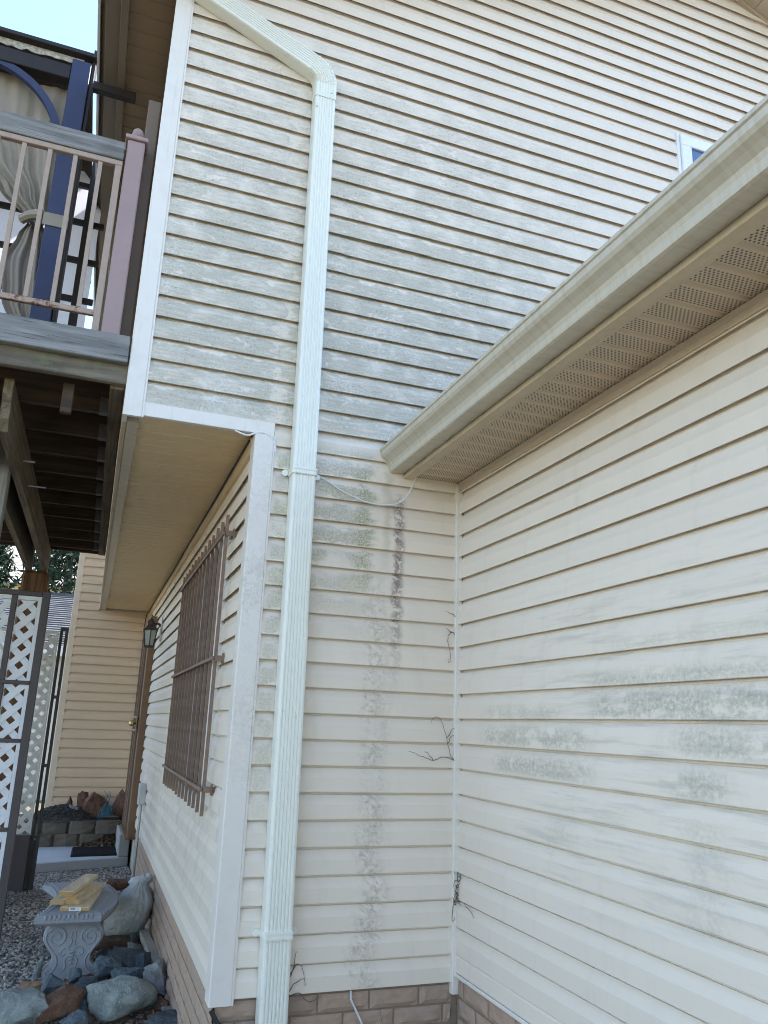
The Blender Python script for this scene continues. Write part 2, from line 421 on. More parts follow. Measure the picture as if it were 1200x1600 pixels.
def concrete(name, a, b, scale=14, bump=0.35):
    g = G(name); p = g.pos()
    n = g.noise(p, scale, 7, 0.65); n2 = g.noise(p, 160.0, 3, 0.6); n3 = g.noise(p, 2.2, 3)
    c = g.mix(g.clamp(n * 0.9 + n3 * 0.5 - 0.2), a, b)
    c = g.mix(g.ss(n2, 0.58, 0.72) * 0.3, c, tuple(k * 0.5 for k in a))
    g.bump(n * 0.5 + n2 * 0.5, bump, 0.006)
    return g.fin(c, 0.85, 0.25)
M['bench'] = concrete('cast_stone_bench', (0.25, 0.255, 0.27), (0.36, 0.365, 0.375), 12, 0.25)
M['slab'] = concrete('porch_concrete', (0.40, 0.40, 0.39), (0.56, 0.56, 0.55), 5, 0.15)
M['step'] = concrete('step_concrete', (0.27, 0.265, 0.245), (0.39, 0.38, 0.355), 8, 0.4)
M['block'] = concrete('garden_block', (0.10, 0.082, 0.062), (0.185, 0.152, 0.115), 18, 0.8)
M['rubber'] = simple('black_rubber_mat', (0.028, 0.027, 0.026), 0.75, 0.25, 40, 0.2)
M['soil'] = concrete('dark_soil', (0.035, 0.03, 0.027), (0.075, 0.066, 0.06), 40, 1.0)

def rock_mat(name, a, b, speck, sc_=10):
    g = G(name); p = g.objc()
    n = g.noise(p, sc_, 7, 0.68, 0.4); n2 = g.noise(p, sc_ * 9, 4, 0.6); n3 = g.noise(g.vmul(p, (3.0, 3.0, 12.0)), 3.0, 5, 0.7)
    c = g.mix(g.ss(n, 0.32, 0.66), a, b)
    c = g.mix(g.ss(n2, 0.54, 0.68) * 0.55, c, speck)
    c = g.mix(g.ss(n3, 0.52, 0.72) * 0.35, c, tuple(k * 0.5 for k in a))
    g.bump(n * 0.8 + n2 * 0.5, 1.0, 0.02)
    return g.fin(c, 0.75, 0.3)
M['rk_green'] = rock_mat('pale_green_boulder', (0.15, 0.175, 0.155), (0.33, 0.355, 0.32), (0.45, 0.46, 0.43))
M['rk_blue'] = rock_mat('blue_slate_rock', (0.06, 0.08, 0.09), (0.15, 0.185, 0.20), (0.27, 0.30, 0.31))
M['rk_dark'] = rock_mat('dark_slate_rock', (0.04, 0.05, 0.058), (0.10, 0.117, 0.127), (0.18, 0.195, 0.20))
M['rk_grey'] = rock_mat('grey_rock', (0.16, 0.165, 0.15), (0.31, 0.31, 0.285), (0.42, 0.41, 0.38))
M['rk_rust'] = rock_mat('rust_rock', (0.10, 0.05, 0.032), (0.22, 0.115, 0.07), (0.28, 0.19, 0.12))
M['rk_tan'] = rock_mat('orange_tan_rock', (0.18, 0.105, 0.055), (0.34, 0.215, 0.12), (0.42, 0.31, 0.2))
M['bark'] = rock_mat('bark', (0.06, 0.035, 0.022), (0.15, 0.095, 0.06), (0.2, 0.15, 0.1), 14)

def gravel_mat():
    g = G('pebble_gravel'); p = g.pos()
    w = g.voro(p, 45.0, 'F1', 'Color')
    r, gg, b = g.sep(w)
    c = g.mix(r, (0.17, 0.142, 0.113), (0.47, 0.42, 0.36))
    c = g.mix(g.ss(gg, 0.80, 0.95), c, (0.55, 0.51, 0.45))
    c = g.mix(g.ss(g.noise(p, 1.8, 4), 0.5, 0.7) * 0.45, c, (0.12, 0.095, 0.07))
    return g.fin(c, 0.75, 0.3)
M['gravel'] = gravel_mat()

def ground_mat():
    g = G('yard_ground'); p = g.pos()
    v = g.voro(p, 55.0, 'F1', 'Distance')
    n = g.noise(p, 6.0, 6, 0.65); big = g.noise(p, 0.25, 4)
    c = g.mix(n, (0.085, 0.07, 0.055), (0.20, 0.175, 0.15))
    x, y, z = g.sep(p)
    far = g.clamp(g.ss(y, -3.5, -4.5) + g.ss(y, 9.0, 11.0) + g.ss(x, -5.5, -7.0))
    c = g.mix(far, c, g.mix(big, (0.14, 0.128, 0.085), (0.22, 0.195, 0.145)))
    g.bump(v, 0.8, 0.02)
    return g.fin(c, 0.9, 0.2)
M['ground'] = ground_mat()
def leaf_litter_mat():
    g = G('dry_leaf_litter'); p = g.pos()
    r, gg, b = g.sep(g.voro(p, 30.0, 'F1', 'Color'))
    c = g.mix(r, (0.07, 0.038, 0.02), (0.22, 0.13, 0.075))
    return g.fin(g.mix(g.ss(gg, 0.85, 0.95), c, (0.36, 0.28, 0.2)), 0.8, 0.2)
M['litter'] = leaf_litter_mat()

def sack_mat():
    g = G('grey_plastic_sack'); p = g.objc(); x, y, z = g.sep(p)
    n = g.noise(p, 9.0, 6, 0.65, 0.6); n2 = g.noise(p, 34.0, 4, 0.6)
    c = g.mix(g.ss(n, 0.35, 0.65), (0.30, 0.305, 0.265), (0.46, 0.465, 0.43))
    c = g.mix(g.ss(z, -0.16, -0.05), c, (0.50, 0.51, 0.51))
    c = g.mix(g.ss(n2, 0.60, 0.72) * 0.4, c, (0.55, 0.56, 0.55))
    c = g.mix(g.ss(z, -0.30, -0.42) * 0.5, c, (0.15, 0.13, 0.085))
    g.bump(g.noise(p, 16.0, 5, 0.6, 1.4), 0.6, 0.03)
    return g.fin(c, 0.3, 0.5)
M['sack'] = sack_mat()
M['rope'] = simple('teal_twine', (0.09, 0.20, 0.24), 0.6, 0.3, 20)
M['label'] = simple('white_paper_sticker', (0.80, 0.80, 0.80), 0.6, 0.02)
M['ink'] = simple('black_print', (0.03, 0.03, 0.03), 0.6, 0.02)
M['leafdk'] = simple('dark_conifer_needles', (0.028, 0.05, 0.028), 0.7, 0.3, 3, 0.2)
M['trunk'] = simple('conifer_bark', (0.10, 0.07, 0.05), 0.9, 0.2)

def shingle_mat(name, a, b):
    g = G(name); p = g.pos()
    w = g.sep(g.voro(g.vmul(p, (4.0, 7.0, 7.0)), 1.0, 'F1', 'Color'))[0]
    n = g.noise(p, 70.0, 4, 0.7)
    c = g.mix(g.clamp(w * 0.6 + n * 0.5 - 0.1), a, b)
    return g.fin(c, 0.9, 0.2)
M['shing'] = shingle_mat('grey_shingles', (0.06, 0.062, 0.07), (0.15, 0.155, 0.165))
M['shingp'] = shingle_mat('pale_shingles', (0.34, 0.31, 0.27), (0.48, 0.45, 0.40))
M['nbr'] = simple('neighbour_wall_paint', (0.60, 0.56, 0.50), 0.7, 0.08, 3)
M['nbry'] = simple('yellow_house_paint', (0.66, 0.52, 0.26), 0.7, 0.08, 3)

# ------------------------------------------------------------------ geometry kit
COL = sc.collection
class Geo:
    def __init__(s): s.v, s.f = [], []
    def add(s, v, f):
        o = len(s.v); s.v += [tuple(p) for p in v]; s.f += [tuple(i + o for i in q) for q in f]; return s
    def box(s, x0, x1, y0, y1, z0, z1):
        v = [(x0, y0, z0), (x1, y0, z0), (x1, y1, z0), (x0, y1, z0), (x0, y0, z1), (x1, y0, z1), (x1, y1, z1), (x0, y1, z1)]
        return s.add(v, [(0, 3, 2, 1), (4, 5, 6, 7), (0, 1, 5, 4), (1, 2, 6, 5), (2, 3, 7, 6), (3, 0, 4, 7)])
    def loft(s, rings, closed=True, caps=True):
        n = len(rings[0]); o = len(s.v)
        for r in rings: s.v += [tuple(p) for p in r]
        m = n if closed else n - 1
        for i in range(len(rings) - 1):
            for j in range(m):
                a, b = o + i * n + j, o + i * n + (j + 1) % n
                s.f.append((a, b, b + n, a + n))
        if caps:
            s.f.append(tuple(o + j for j in range(n))[::-1])
            e = o + (len(rings) - 1) * n
            s.f.append(tuple(e + j for j in range(n)))
        return s
    def tube(s, pts, r, n=6, caps=True):
        pts = [Vector(p) for p in pts]; rings = []
        up = Vector((0.13, 0.21, 1)).normalized()
        for i, p in enumerate(pts):
            t = (pts[min(i + 1, len(pts) - 1)] - pts[max(i - 1, 0)]).normalized()
            a = t.cross(up)
            if a.length < 1e-3: a = t.cross(Vector((1, 0, 0)))
            a.normalize(); b = t.cross(a)
            rr = r[i] if isinstance(r, (list, tuple)) else r
            rings.append([p + (a * math.cos(2 * math.pi * k / n) + b * math.sin(2 * math.pi * k / n)) * rr for k in range(n)])
        return s.loft(rings, True, caps)
    def xform(s, mat):
        s.v = [tuple(mat @ Vector(p)) for p in s.v]; return s

def box(*a): return Geo().box(*a)
def smooth_path(pts, k=6):
    pts = [Vector(p) for p in pts]; out = []
    for i in range(len(pts) - 1):
        p0, p1, p2, p3 = pts[max(i - 1, 0)], pts[i], pts[i + 1], pts[min(i + 2, len(pts) - 1)]
        for j in range(k):
            t = j / k
            out.append(0.5 * ((2 * p1) + (-p0 + p2) * t + (2 * p0 - 5 * p1 + 4 * p2 - p3) * t * t + (-p0 + 3 * p1 - 3 * p2 + p3) * t ** 3))
    out.append(pts[-1]); return out

def mesh_of(name, geo, mat, bevel=0.0, smooth=False):
    me = bpy.data.meshes.new(name)
    bm = bmesh.new()
    vs = [bm.verts.new(p) for p in geo.v]
    for q in geo.f:
        try: bm.faces.new([vs[i] for i in q])
        except ValueError: pass
    bmesh.ops.recalc_face_normals(bm, faces=bm.faces)
    if bevel:
        bmesh.ops.bevel(bm, geom=list(bm.edges), offset=bevel, segments=1, affect='EDGES', clamp_overlap=True)
    if smooth:
        for f in bm.faces: f.smooth = True
    bm.to_mesh(me); bm.free()
    me.materials.append(M[mat] if isinstance(mat, str) else mat)
    return me

def link(o, parent):
    COL.objects.link(o)
    if parent is not None:
        o.parent = parent
        o.matrix_parent_inverse = Matrix.Translation(-Vector(parent['_w']))
    o['_w'] = tuple(Vector(o.location))
    return o
def obj(name, geo, mat, parent=None, bevel=0.0, smooth=False):
    return link(bpy.data.objects.new(name, mesh_of(name, geo, mat, bevel, smooth)), parent)
def inst(name, me, parent, loc, rot=(0, 0, 0), scale=(1, 1, 1)):
    o = bpy.data.objects.new(name, me)
    o.location = loc; o.rotation_euler = rot; o.scale = scale
    return link(o, parent)
def tag(o, label, cat=None, group=None, kind=None):
    o['label'] = label
    if cat: o['category'] = cat
    if group: o['group'] = group
    if kind: o['kind'] = kind
    return o
def thing(name, label, cat, loc=(0, 0, 0), group=None):
    o = bpy.data.objects.new(name, None)
    o.location = loc; o.empty_display_size = 0.1
    link(o, None)
    return tag(o, label, cat, group)

# ------------------------------------------------------------------ the ground
ground = obj('ground', Geo().add([(-400, -400, GZ), (400, -400, GZ), (400, 400, GZ), (-400, 400, GZ)], [(0, 1, 2, 3)]), 'ground')
ground['kind'] = 'structure'

# ------------------------------------------------------------------ the house
house = thing('house', 'cream vinyl-sided two-storey house with mildewed gable wall and overhanging upper floor', 'house', (0, 3, GZ))
rnd = random.Random(3)
PROFILE = [(0.000, 0.024), (0.0190, 0.024), (0.0195, 0.0005), (0.0205, 0.0), (0.0222, 0.002), (0.0222, 0.006), (0.0212, 0.53 * C), (0.0202, 0.55 * C), (0.0136, 0.70 * C),
           (0.0062, 0.905 * C), (0.0050, 0.915 * C), (0.0006, 0.92 * C), (0.0006, C + 0.016), (0.000, C + 0.016)]
def plank(parent, fn, u0, u1, z0, mat, zcut=None, lift=0.0, slope=None):
    """one course of lap siding; fn(u, d, z) -> world; zcut trims the height; slope(u) gives a roof line"""
    if u1 - u0 < 0.02: return
    n = max(2, int((u1 - u0) / 0.28))
    rings = []
    ph = rnd.random() * 100
    for i in range(n + 1):
        u = u0 + (u1 - u0) * i / n
        w = mnoise.noise((u * 1.7 + ph, ph, 0.0)) * 0.0016
        wz = mnoise.noise((u * 0.9 + ph, 5.0, ph)) * 0.0022
        ring = []
        for d, dz in PROFILE:
            zz = z0 + dz + (wz if dz < 0.6 * C else 0)
            if zcut is not None: zz = min(zz, zcut)
            if slope is not None: zz = min(zz, slope(u))
            ring.append(fn(u, (d + lift + (w if d > 0.001 else 0)) if d > 0 else 0.0, zz))
        rings.append(ring)
    return obj('siding_plank', Geo().loft(rings), mat, parent)

fnA = lambda u, d, z: (u, -d, z)
fnC = lambda u, d, z: (-d, u, z)
fnW = lambda u, d, z: (XW - d, u, z)
fnL = lambda u, d, z: (XL - d, u, z)
fnD = lambda u, d, z: (u, YD - d, z)

# gable wall
RIDGE_X, RIDGE_Z, EAVE_Z, PITCHK = 2.11, 6.62, 5.10, 0.40
roofline = lambda x: RIDGE_Z - PITCHK * abs(x - RIDGE_X)
XR = 5.92
gw = Geo()
gw.loft([[(XL + 0.02, y, ZS + 0.012), (0.12, y, ZS + 0.012), (0.12, y, 2.30), (XR, y, 2.30), (XR, y, roofline(XR)), (RIDGE_X, y, RIDGE_Z), (XL + 0.02, y, roofline(XL))] for y in (0.003, 0.12)])
gable = obj('gable_wall', gw, 'sheath', house)
low = obj('gable_wall', box(XW + 0.004, 0.10, 0.003, 0.12, GZ, ZS + 0.011), 'sheath', house)
SEAMS = {32: 0.0 - 0.236, 33: -0.236, 30: -0.722, 31: -0.722, 36: 0.018, 35: 0.018, 44: 0.2, 45: 0.2, 51: 1.93, 52: 1.93, 34: 0.83, 46: 1.96, 45.5: 0}
for k in range(0, 58):
    z0 = k * C
    x0, x1 = (-1.016, -0.034) if k < 21 else ((-1.016, XR) if k == 21 else (XL + 0.062, XR))
    if z0 + 0.02 > RIDGE_Z: break
    sl = roofline if z0 + C > EAVE_Z else None
    if sl:
        half = (RIDGE_Z - z0) / PITCHK
        x0, x1 = max(x0, RIDGE_X - half), min(x1, RIDGE_X + half)
    if k == 21:
        plank(low, fnA, -1.016, 0.02, z0, 'sidA'); plank(gable, fnA, 0.021, XR, z0, 'sidA'); continue
    par = low if k < 21 else gable
    cuts = []
    if k > 21:
        if k in SEAMS: cuts.append(SEAMS[k])
        rr = random.Random(k // 2 * 17 + 5)
        for c in (rr.uniform(2.4, 3.4), rr.uniform(4.4, 5.2)):
            if x0 + 0.5 < c < x1 - 0.5: cuts.append(c)
    edges = [x0] + sorted(cuts) + [x1]
    for i in range(len(edges) - 1):
        a, b = edges[i], edges[i + 1]
        plank(par, fnA, a, b + (0.03 if i < len(edges) - 2 else 0), z0, 'sidA', lift=0.0032 * ((i + 1) % 2), slope=sl)
# bottom trim of the overhanging part of the gable
obj('starter_trim', box(XL + 0.06, -1.0175, -0.025, 0.002, ZS - 0.012, 22 * C + 0.008), 'trim', gable, 0.002)

# garage wall (faces left), meets the gable in the inside corner
garage = obj('garage_wall', box(0.003, 0.12, -6.0, -0.001, GZ, 2.42), 'sheath', house)
for k in range(0, 21):
    z0 = k * C
    if k == 0:
        plank(garage, fnC, -6.0, -0.034, 0.042, 'sidC', zcut=C + 0.004)
    else:
        plank(garage, fnC, -6.0, -0.034, z0, 'sidC', zcut=2.335)
obj('starter_trim', box(-0.028, 0.0, -6.0, -0.036, 0.026, 0.041), 'trim', garage, 0.002)
fr = obj('frieze_strip', Geo().loft([[(0, y, 2.292), (-0.030, y, 2.292), (-0.030, y, 2.297), (-0.024, y, 2.301), (-0.024, y, 2.320), (-0.030, y, 2.326), (-0.032, y, 2.339), (0, y, 2.339)] for y in (-6.0, -0.036)]), 'soffR', garage)

# recessed side wall with the window and door
side = obj('side_wall', box(XW + 0.003, XW + 0.1, 0.125, YD + 0.1, GZ, ZS + 0.01), 'sheath', house)
for k in range(-1, 21):
    z0 = k * C
    if k == -1: continue
    plank(side, fnW, 0.068, YD, z0, 'sidW', zcut=2.40)
obj('frieze_strip', Geo().loft([[(XW, y, 2.372), (XW - 0.030, y, 2.372), (XW - 0.024, y, 2.386), (XW - 0.024, y, 2.43), (XW - 0.032, y, 2.438), (XW - 0.032, y, ZS - 0.004), (XW, y, ZS - 0.004)] for y in (0.07, YD)]), 'soffA', side)
obj('starter_trim', box(XW - 0.012, XW, 0.07, 5.4, -0.016, -0.001), 'trim', side, 0.002)

# upper side wall above the deck
upper = obj('upper_side_wall', box(XL + 0.003, XL + 0.1, 0.125, YD + 0.1, ZS + 0.012, EAVE_Z - 0.1), 'sheath', house)
for k in range(25, 44):
    plank(upper, fnL, 0.075, YD, k * C, 'sidW')

# far wall, projecting beyond the overhang
farw = obj('far_wall', box(-2.02, XW, YD + 0.003, YD + 4, GZ, 4.9), 'sheath', house)
for k in range(-4, 43):
    x1 = XW - 0.001 if k * C + 0.03 < ZS - 0.12 else XL - 0.002
    plank(farw, fnD, -1.99, x1 if k * C + 0.03 < ZS - 0.12 else XL - 0.035, k * C + 0.03, 'sidD')
obj('corner_post', box(-2.062, -1.985, YD - 0.022, YD + 0.06, GZ + 0.05, 4.9), 'trimD', farw, 0.004)
obj('corner_post', box(XL - 0.034, XL + 0.002, YD - 0.03, YD - 0.001, ZS - 0.005, 4.9), 'trim', farw, 0.003)

# corner posts
def corner_post(x0, x1, y0, y1, z0, z1, mat, parent):
    g = Geo()
    w = 0.088
    # moulded profile: two faces with a bead groove beside each siding pocket
    p = [(x0, y1), (x0, y0 + 0.004), (x0 + 0.004, y0), (x1 - 0.012, y0), (x1 - 0.011, y0 + 0.003), (x1 - 0.009, y0 + 0.003), (x1 - 0.008, y0), (x1, y0 + 0.001), (x1, y0 + 0.022), (x0 + 0.022, y0 + 0.022), (x0 + 0.022, y1)]
    g.loft([[(a, b, z) for a, b in p] for z in (z0, z1)])
    return obj('corner_post', g, mat, parent)
cp = corner_post(-1.113, -1.012, -0.031, 0.072, -0.022, ZS - 0.013, 'trimG', house)
cp2 = corner_post(XL - 0.029, XL + 0.064, -0.031, 0.075, ZS - 0.022, EAVE_Z - 0.03, 'trim', house)
obj('corner_post', Geo().loft([[(-0.039, 0.0, z), (-0.039, -0.036, z), (-0.036, -0.040, z), (-0.006, -0.040, z), (-0.003, -0.036, z), (-0.003, 0.0, z)] for z in (-0.045, 2.334)]), 'trim', house)

# soffit under the overhang: 10 cm strips with V grooves
cs = obj('overhang_floor', box(XL + 0.01, XW - 0.004, 0.004, YD - 0.004, ZS + 0.012, ZS + 0.05), 'sheath', house)
W4 = 0.1016
def strip_prof(w, dep=0.010):
    return [(0.0005, dep), (0.003, dep), (0.010, 0.0), (w - 0.008, 0.0), (w - 0.003, dep), (w - 0.0005, dep), (w - 0.0005, dep + 0.004), (0.0005, dep + 0.004)]
me_strip = mesh_of('soffit_panel', Geo().loft([[(x, a, b) for a, b in strip_prof(W4)] for x in (XL + 0.045, XW - 0.033)]), 'soffA')
for i in range(71):
    inst('soffit_panel', me_strip, cs, (0, 0.01 + i * W4, ZS - rnd.random() * 0.0015), (0, 0, 0))
obj('edge_trim', Geo().loft([[(XL - 0.004, y, ZS + 0.06), (XL - 0.004, y, ZS - 0.014), (XL + 0.046, y, ZS - 0.014), (XL + 0.050, y, ZS - 0.006), (XL + 0.044, y, ZS - 0.002), (XL + 0.02, y, ZS + 0.06)] for y in (0.078, YD - 0.03)]), 'gutC', cs)
obj('edge_trim', box(XL - 0.030, XL - 0.005, 0.078, YD - 0.03, ZS - 0.004, ZS + 0.05), 'tan', cs, 0.003)

# brick-pattern skirt under the siding
BW, BH = 0.232, 0.078
def brick_mesh(seed):
    r = random.Random(seed); g = Geo(); nu, nv = 7, 4; w, h = BW - 0.009, BH - 0.009
    vs, fs = [], []
    for j in range(nv + 1):
        for i in range(nu + 1):
            u, z = w * i / nu, h * j / nv
            e = min(i, nu - i, j, nv - j)
            d = 0.004 + (0.007 + mnoise.noise((u * 14 + seed * 3.1, z * 34, seed)) * 0.006 if e > 0 else -0.001)
            vs.append((u, d, z))
    for j in range(nv):
        for i in range(nu):
            a = j * (nu + 1) + i; fs.append((a, a + 1, a + nu + 2, a + nu + 1))
    rim = [i for i in range(nu + 1)] + [(j + 1) * (nu + 1) - 1 for j in range(1, nv + 1)] + [nv * (nu + 1) + i for i in range(nu - 1, -1, -1)] + [j * (nu + 1) for j in range(nv - 1, 0, -1)]
    o = len(vs)
    for i in rim: vs.append((vs[i][0], -0.006, vs[i][2]))
    for a in range(len(rim)):
        b = (a + 1) % len(rim); fs.append((rim[a], o + a, o + b, rim[b]))
    g.add(vs, fs); return g
BRICKS = {}
for key, fn in (('A', lambda u, d, z: (u, -d, z)), ('C', lambda u, d, z: (-d, u, z)), ('W', lambda u, d, z: (-d, u, z))):
    BRICKS[key] = []
    for s_ in range(6):
        g = brick_mesh(s_ + 1); g.v = [fn(*p) for p in g.v]
        BRICKS[key].append(mesh_of('brick', g, 'brick'))
def brick_field(parent, key, u0, u1, z1, rows, plane):
    for r_ in range(rows):
        z = z1 - (r_ + 1) * BH
        off = (r_ % 2) * 0.5 * BW + 0.03
        u = u0 - off
        while u < u1 - 0.02:
            a, b = max(u, u0), min(u + BW, u1)
            if b - a > 0.03:
                s_ = (b - a - 0.009) / (BW - 0.009)
                loc = (a, plane, z) if key == 'A' else (plane, a, z)
                inst('brick', rnd.choice(BRICKS[key]), parent, loc, (0, 0, 0), (s_, 1, 1) if key == 'A' else (1, s_, 1))
            u += BW
obj('mortar_bed', box(XW + 0.004, 0.0, -0.0035, 0.002, GZ, -0.002), 'mortar', low)
brick_field(low, 'A', -1.08, -0.02, -0.004, 6, -0.0035)
obj('mortar_bed', box(XW - 0.0035, XW + 0.002, 0.0, 5.5, GZ, -0.017), 'mortar', side)
brick_field(side, 'W', 0.0, 5.4, -0.018, 6, XW - 0.0035)
obj('mortar_bed', box(-0.0035, 0.002, -6.0, -0.02, GZ, 0.025), 'mortar', garage)
brick_field(garage, 'C', -4.0, -0.03, 0.024, 6, -0.0035)

# small upper window in the gable
def window_part(parent, fn, u0, u1, z0, z1, glass, fw=0.06, dep=0.03, mull=None):
    g = Geo()
    def b(a0, a1, b0, b1, d0, d1):
        q = [fn(a0, d0, b0), fn(a1, d0, b0), fn(a1, d1, b0), fn(a0, d1, b0), fn(a0, d0, b1), fn(a1, d0, b1), fn(a1, d1, b1), fn(a0, d1, b1)]
        g.add(q, [(0, 3, 2, 1), (4, 5, 6, 7), (0, 1, 5, 4), (1, 2, 6, 5), (2, 3, 7, 6), (3, 0, 4, 7)])
    b(u0, u1, z0, z0 + fw, 0.0, dep); b(u0, u1, z1 - fw, z1, 0.0, dep)
    b(u0, u0 + fw, z0 + fw, z1 - fw, 0.0, dep); b(u1 - fw, u1, z0 + fw, z1 - fw, 0.0, dep)
    if mull: b(mull - 0.025, mull + 0.025, z0 + fw, z1 - fw, 0.0, dep - 0.004)
    w = obj('window', g, 'white', parent, 0.004)
    p = Geo(); g2 = g; g = p
    b(u0 + fw - 0.004, u1 - fw + 0.004, z0 + fw - 0.004, z1 - fw + 0.004, 0.0272, 0.030)
    obj('pane', p, glass, w)
    return w
window_part(gable, fnA, 1.615, 2.45, 4.45, 5.075, 'glassb', 0.085, 0.045)
obj('window_casing', box(1.590, 1.614, -0.03, 0.0, 4.43, 5.095), 'white', gable, 0.003)

# side window behind the grille
window_part(side, fnW, 0.62, 2.40, 0.66, 2.10, 'glass', 0.055, 0.042, 1.50)

# house roof over the gable
roof = obj('main_roof', Geo().loft([[(XL - 0.42, y, EAVE_Z - 0.02), (RIDGE_X, y, RIDGE_Z + 0.12), (XR + 0.4, y, EAVE_Z - 0.02), (XR + 0.4, y, EAVE_Z + 0.02), (RIDGE_X, y, RIDGE_Z + 0.18), (XL - 0.42, y, EAVE_Z + 0.02)] for y in (-0.34, YD + 4)]), 'shing', house)
ZE = 5.0
me_e = mesh_of('soffit_panel', Geo().loft([[(x, a, b) for a, b in strip_prof(0.12, 0.008)] for x in (-1.975, XL - 0.026)]), 'soffE')
for i in range(80):
    inst('soffit_panel', me_e, roof, (0, -0.30 + i * 0.12, ZE))
obj('soffit_backing', box(-1.975, XL - 0.001, -0.31, YD + 2, ZE + 0.013, ZE + 0.03), 'dkbrown', roof)
obj('frieze_strip', box(XL - 0.025, XL - 0.001, 0.08, YD, ZE - 0.05, ZE - 0.002), 'dkbrown', roof)  # dark strip drawn for the shadow gap between soffit and wall
obj('fascia', box(-2.02, -1.976, -0.34, YD + 3, ZE - 0.025, ZE + 0.10), 'gutE', roof, 0.003)
obj('eave_gutter', Geo().loft([[(-2.021, y, ZE - 0.005), (-2.10, y, ZE - 0.005), (-2.105, y, ZE + 0.03), (-2.135, y, ZE + 0.07), (-2.135, y, ZE + 0.10), (-2.125, y, ZE + 0.10), (-2.09, y, ZE + 0.02), (-2.021, y, ZE + 0.01)] for y in (-0.34, YD + 3)]), 'gutE', roof)
obj('skylit_gutter_lip', box(-2.150, -2.136, -0.34, YD + 3, ZE + 0.03, ZE + 0.105), 'gutP', roof)  # pale strip: sky light on the gutter's outer edge, put into its colour
# rake soffit on the right-hand slope
for sgn in (1, -1):
    n = 14
    for i in range(n):
        s0, s1 = 0.02 + i * 0.30, 0.02 + (i + 1) * 0.30 - 0.004
        if sgn < 0 and RIDGE_X - s1 < XL - 0.1: break
        q = []
        for s_ in (s0, s1):
            x = RIDGE_X + sgn * s_; z = RIDGE_Z - PITCHK * s_ - 0.002
            q += [(x, -0.012, z), (x, -0.335, z), (x, -0.335, z + 0.02), (x, -0.012, z + 0.02)]
        obj('soffit_panel', Geo().add(q, [(0, 1, 2, 3), (4, 5, 6, 7), (0, 4, 5, 1), (1, 5, 6, 2), (2, 6, 7, 3), (3, 7, 4, 0)]), 'soffR', roof)
    g = Geo()
    x1 = RIDGE_X + sgn * 3.9
    for (yy0, yy1, h0, h1, mt, nm) in ((-0.030, -0.0005, -0.035, -0.004, 'soffR', 'rake_trim'), (-0.36, -0.336, -0.02, 0.16, 'gutE', 'rake_board')):
        g = Geo().add([(RIDGE_X, yy0, RIDGE_Z + h0), (x1, yy0, roofline(x1) + h0), (x1, yy0, roofline(x1) + h1), (RIDGE_X, yy0, RIDGE_Z + h1),
                       (RIDGE_X, yy1, RIDGE_Z + h0), (x1, yy1, roofline(x1) + h0), (x1, yy1, roofline(x1) + h1), (RIDGE_X, yy1, RIDGE_Z + h1)],
                      [(0, 1, 2, 3), (4, 7, 6, 5), (0, 4, 5, 1), (1, 5, 6, 2), (2, 6, 7, 3), (3, 7, 4, 0)])
        obj(nm, g, mt, roof)

# garage eave: soffit strips, fascia, roof
groof = obj('garage_roof', Geo().loft([[(-0.34, y, 2.475), (3.4, y, 3.60), (3.4, y, 3.66), (-0.43, y, 2.51), (-0.43, y, 2.48)] for y in (-6.0, -0.02)]), 'shing', house)
me_c = mesh_of('soffit_panel', Geo().loft([[(x, a, b) for a, b in strip_prof(W4, 0.007)] for x in (-0.298, -0.003)]), 'soffC')
for i in range(58):
    inst('soffit_panel', me_c, groof, (0, -0.006 - (i + 1) * W4, 2.343 - rnd.random() * 0.001))
obj('soffit_backing', box(-0.30, 0.0, -6.0, -0.003, 2.356, 2.37), 'dkbrown', groof)
obj('fascia', box(-0.332, -0.304, -6.0, -0.003, 2.338, 2.47), 'gutC', groof)
obj('soffit_trim', Geo().loft([[(-0.302, y, 2.336), (-0.334, y, 2.336), (-0.334, y, 2.326), (-0.300, y, 2.323), (-0.278, y, 2.330), (-0.272, y, 2.336), (-0.278, y, 2.341)] for y in (-6.0, -0.003)]), 'tan', groof)

# door in the far end of the side wall
d0, d1 = 5.52, 6.75
door = obj('door', Geo().box(XW - 0.075, XW - 0.02, d0 + 0.10, d1 - 0.10, -0.08, 2.07), 'doorbr', house)
obj('door_frame', Geo().box(XW - 0.09, XW, d0, d0 + 0.10, -0.11, 2.20).box(XW - 0.09, XW, d1 - 0.10, d1, -0.11, 2.20).box(XW - 0.09, XW, d0 + 0.10, d1 - 0.10, 2.08, 2.20), 'doorbr', door, 0.004)
for i in range(6):
    yy = d0 + 0.14 + i * 0.155
    obj('security_bar', box(XW - 0.108, XW - 0.092, yy, yy + 0.016, -0.04, 2.05), 'railtan' if i in (1, 3) else 'bronze', door)
obj('crossbar', box(XW - 0.125, XW - 0.1085, d0 + 0.03, d1 - 0.08, 1.10, 1.116), 'railtan', door)
obj('crossbar', box(XW - 0.125, XW - 0.1085, d0 + 0.03, d1 - 0.08, 0.96, 0.976), 'railtan', door)
obj('lock_plate', box(XW - 0.122, XW - 0.1095, d0 + 0.04, d0 + 0.14, 0.98, 1.095), 'bronze', door, 0.003)
kn = Geo()
for i in range(7): pass
kn.tube([(XW - 0.1225, d0 + 0.09, 1.04), (XW - 0.14, d0 + 0.09, 1.04), (XW - 0.15, d0 + 0.09, 1.04), (XW - 0.175, d0 + 0.09, 1.04), (XW - 0.19, d0 + 0.09, 1.04)], [0.012, 0.012, 0.03, 0.033, 0.015], 12)
obj('door_knob', kn, 'brass', door, smooth=True)
obj('door_sill', box(XW - 0.11, XW - 0.001, d0 - 0.02, d1 + 0.02, -0.124, -0.112), 'doorbr', door, 0.004)

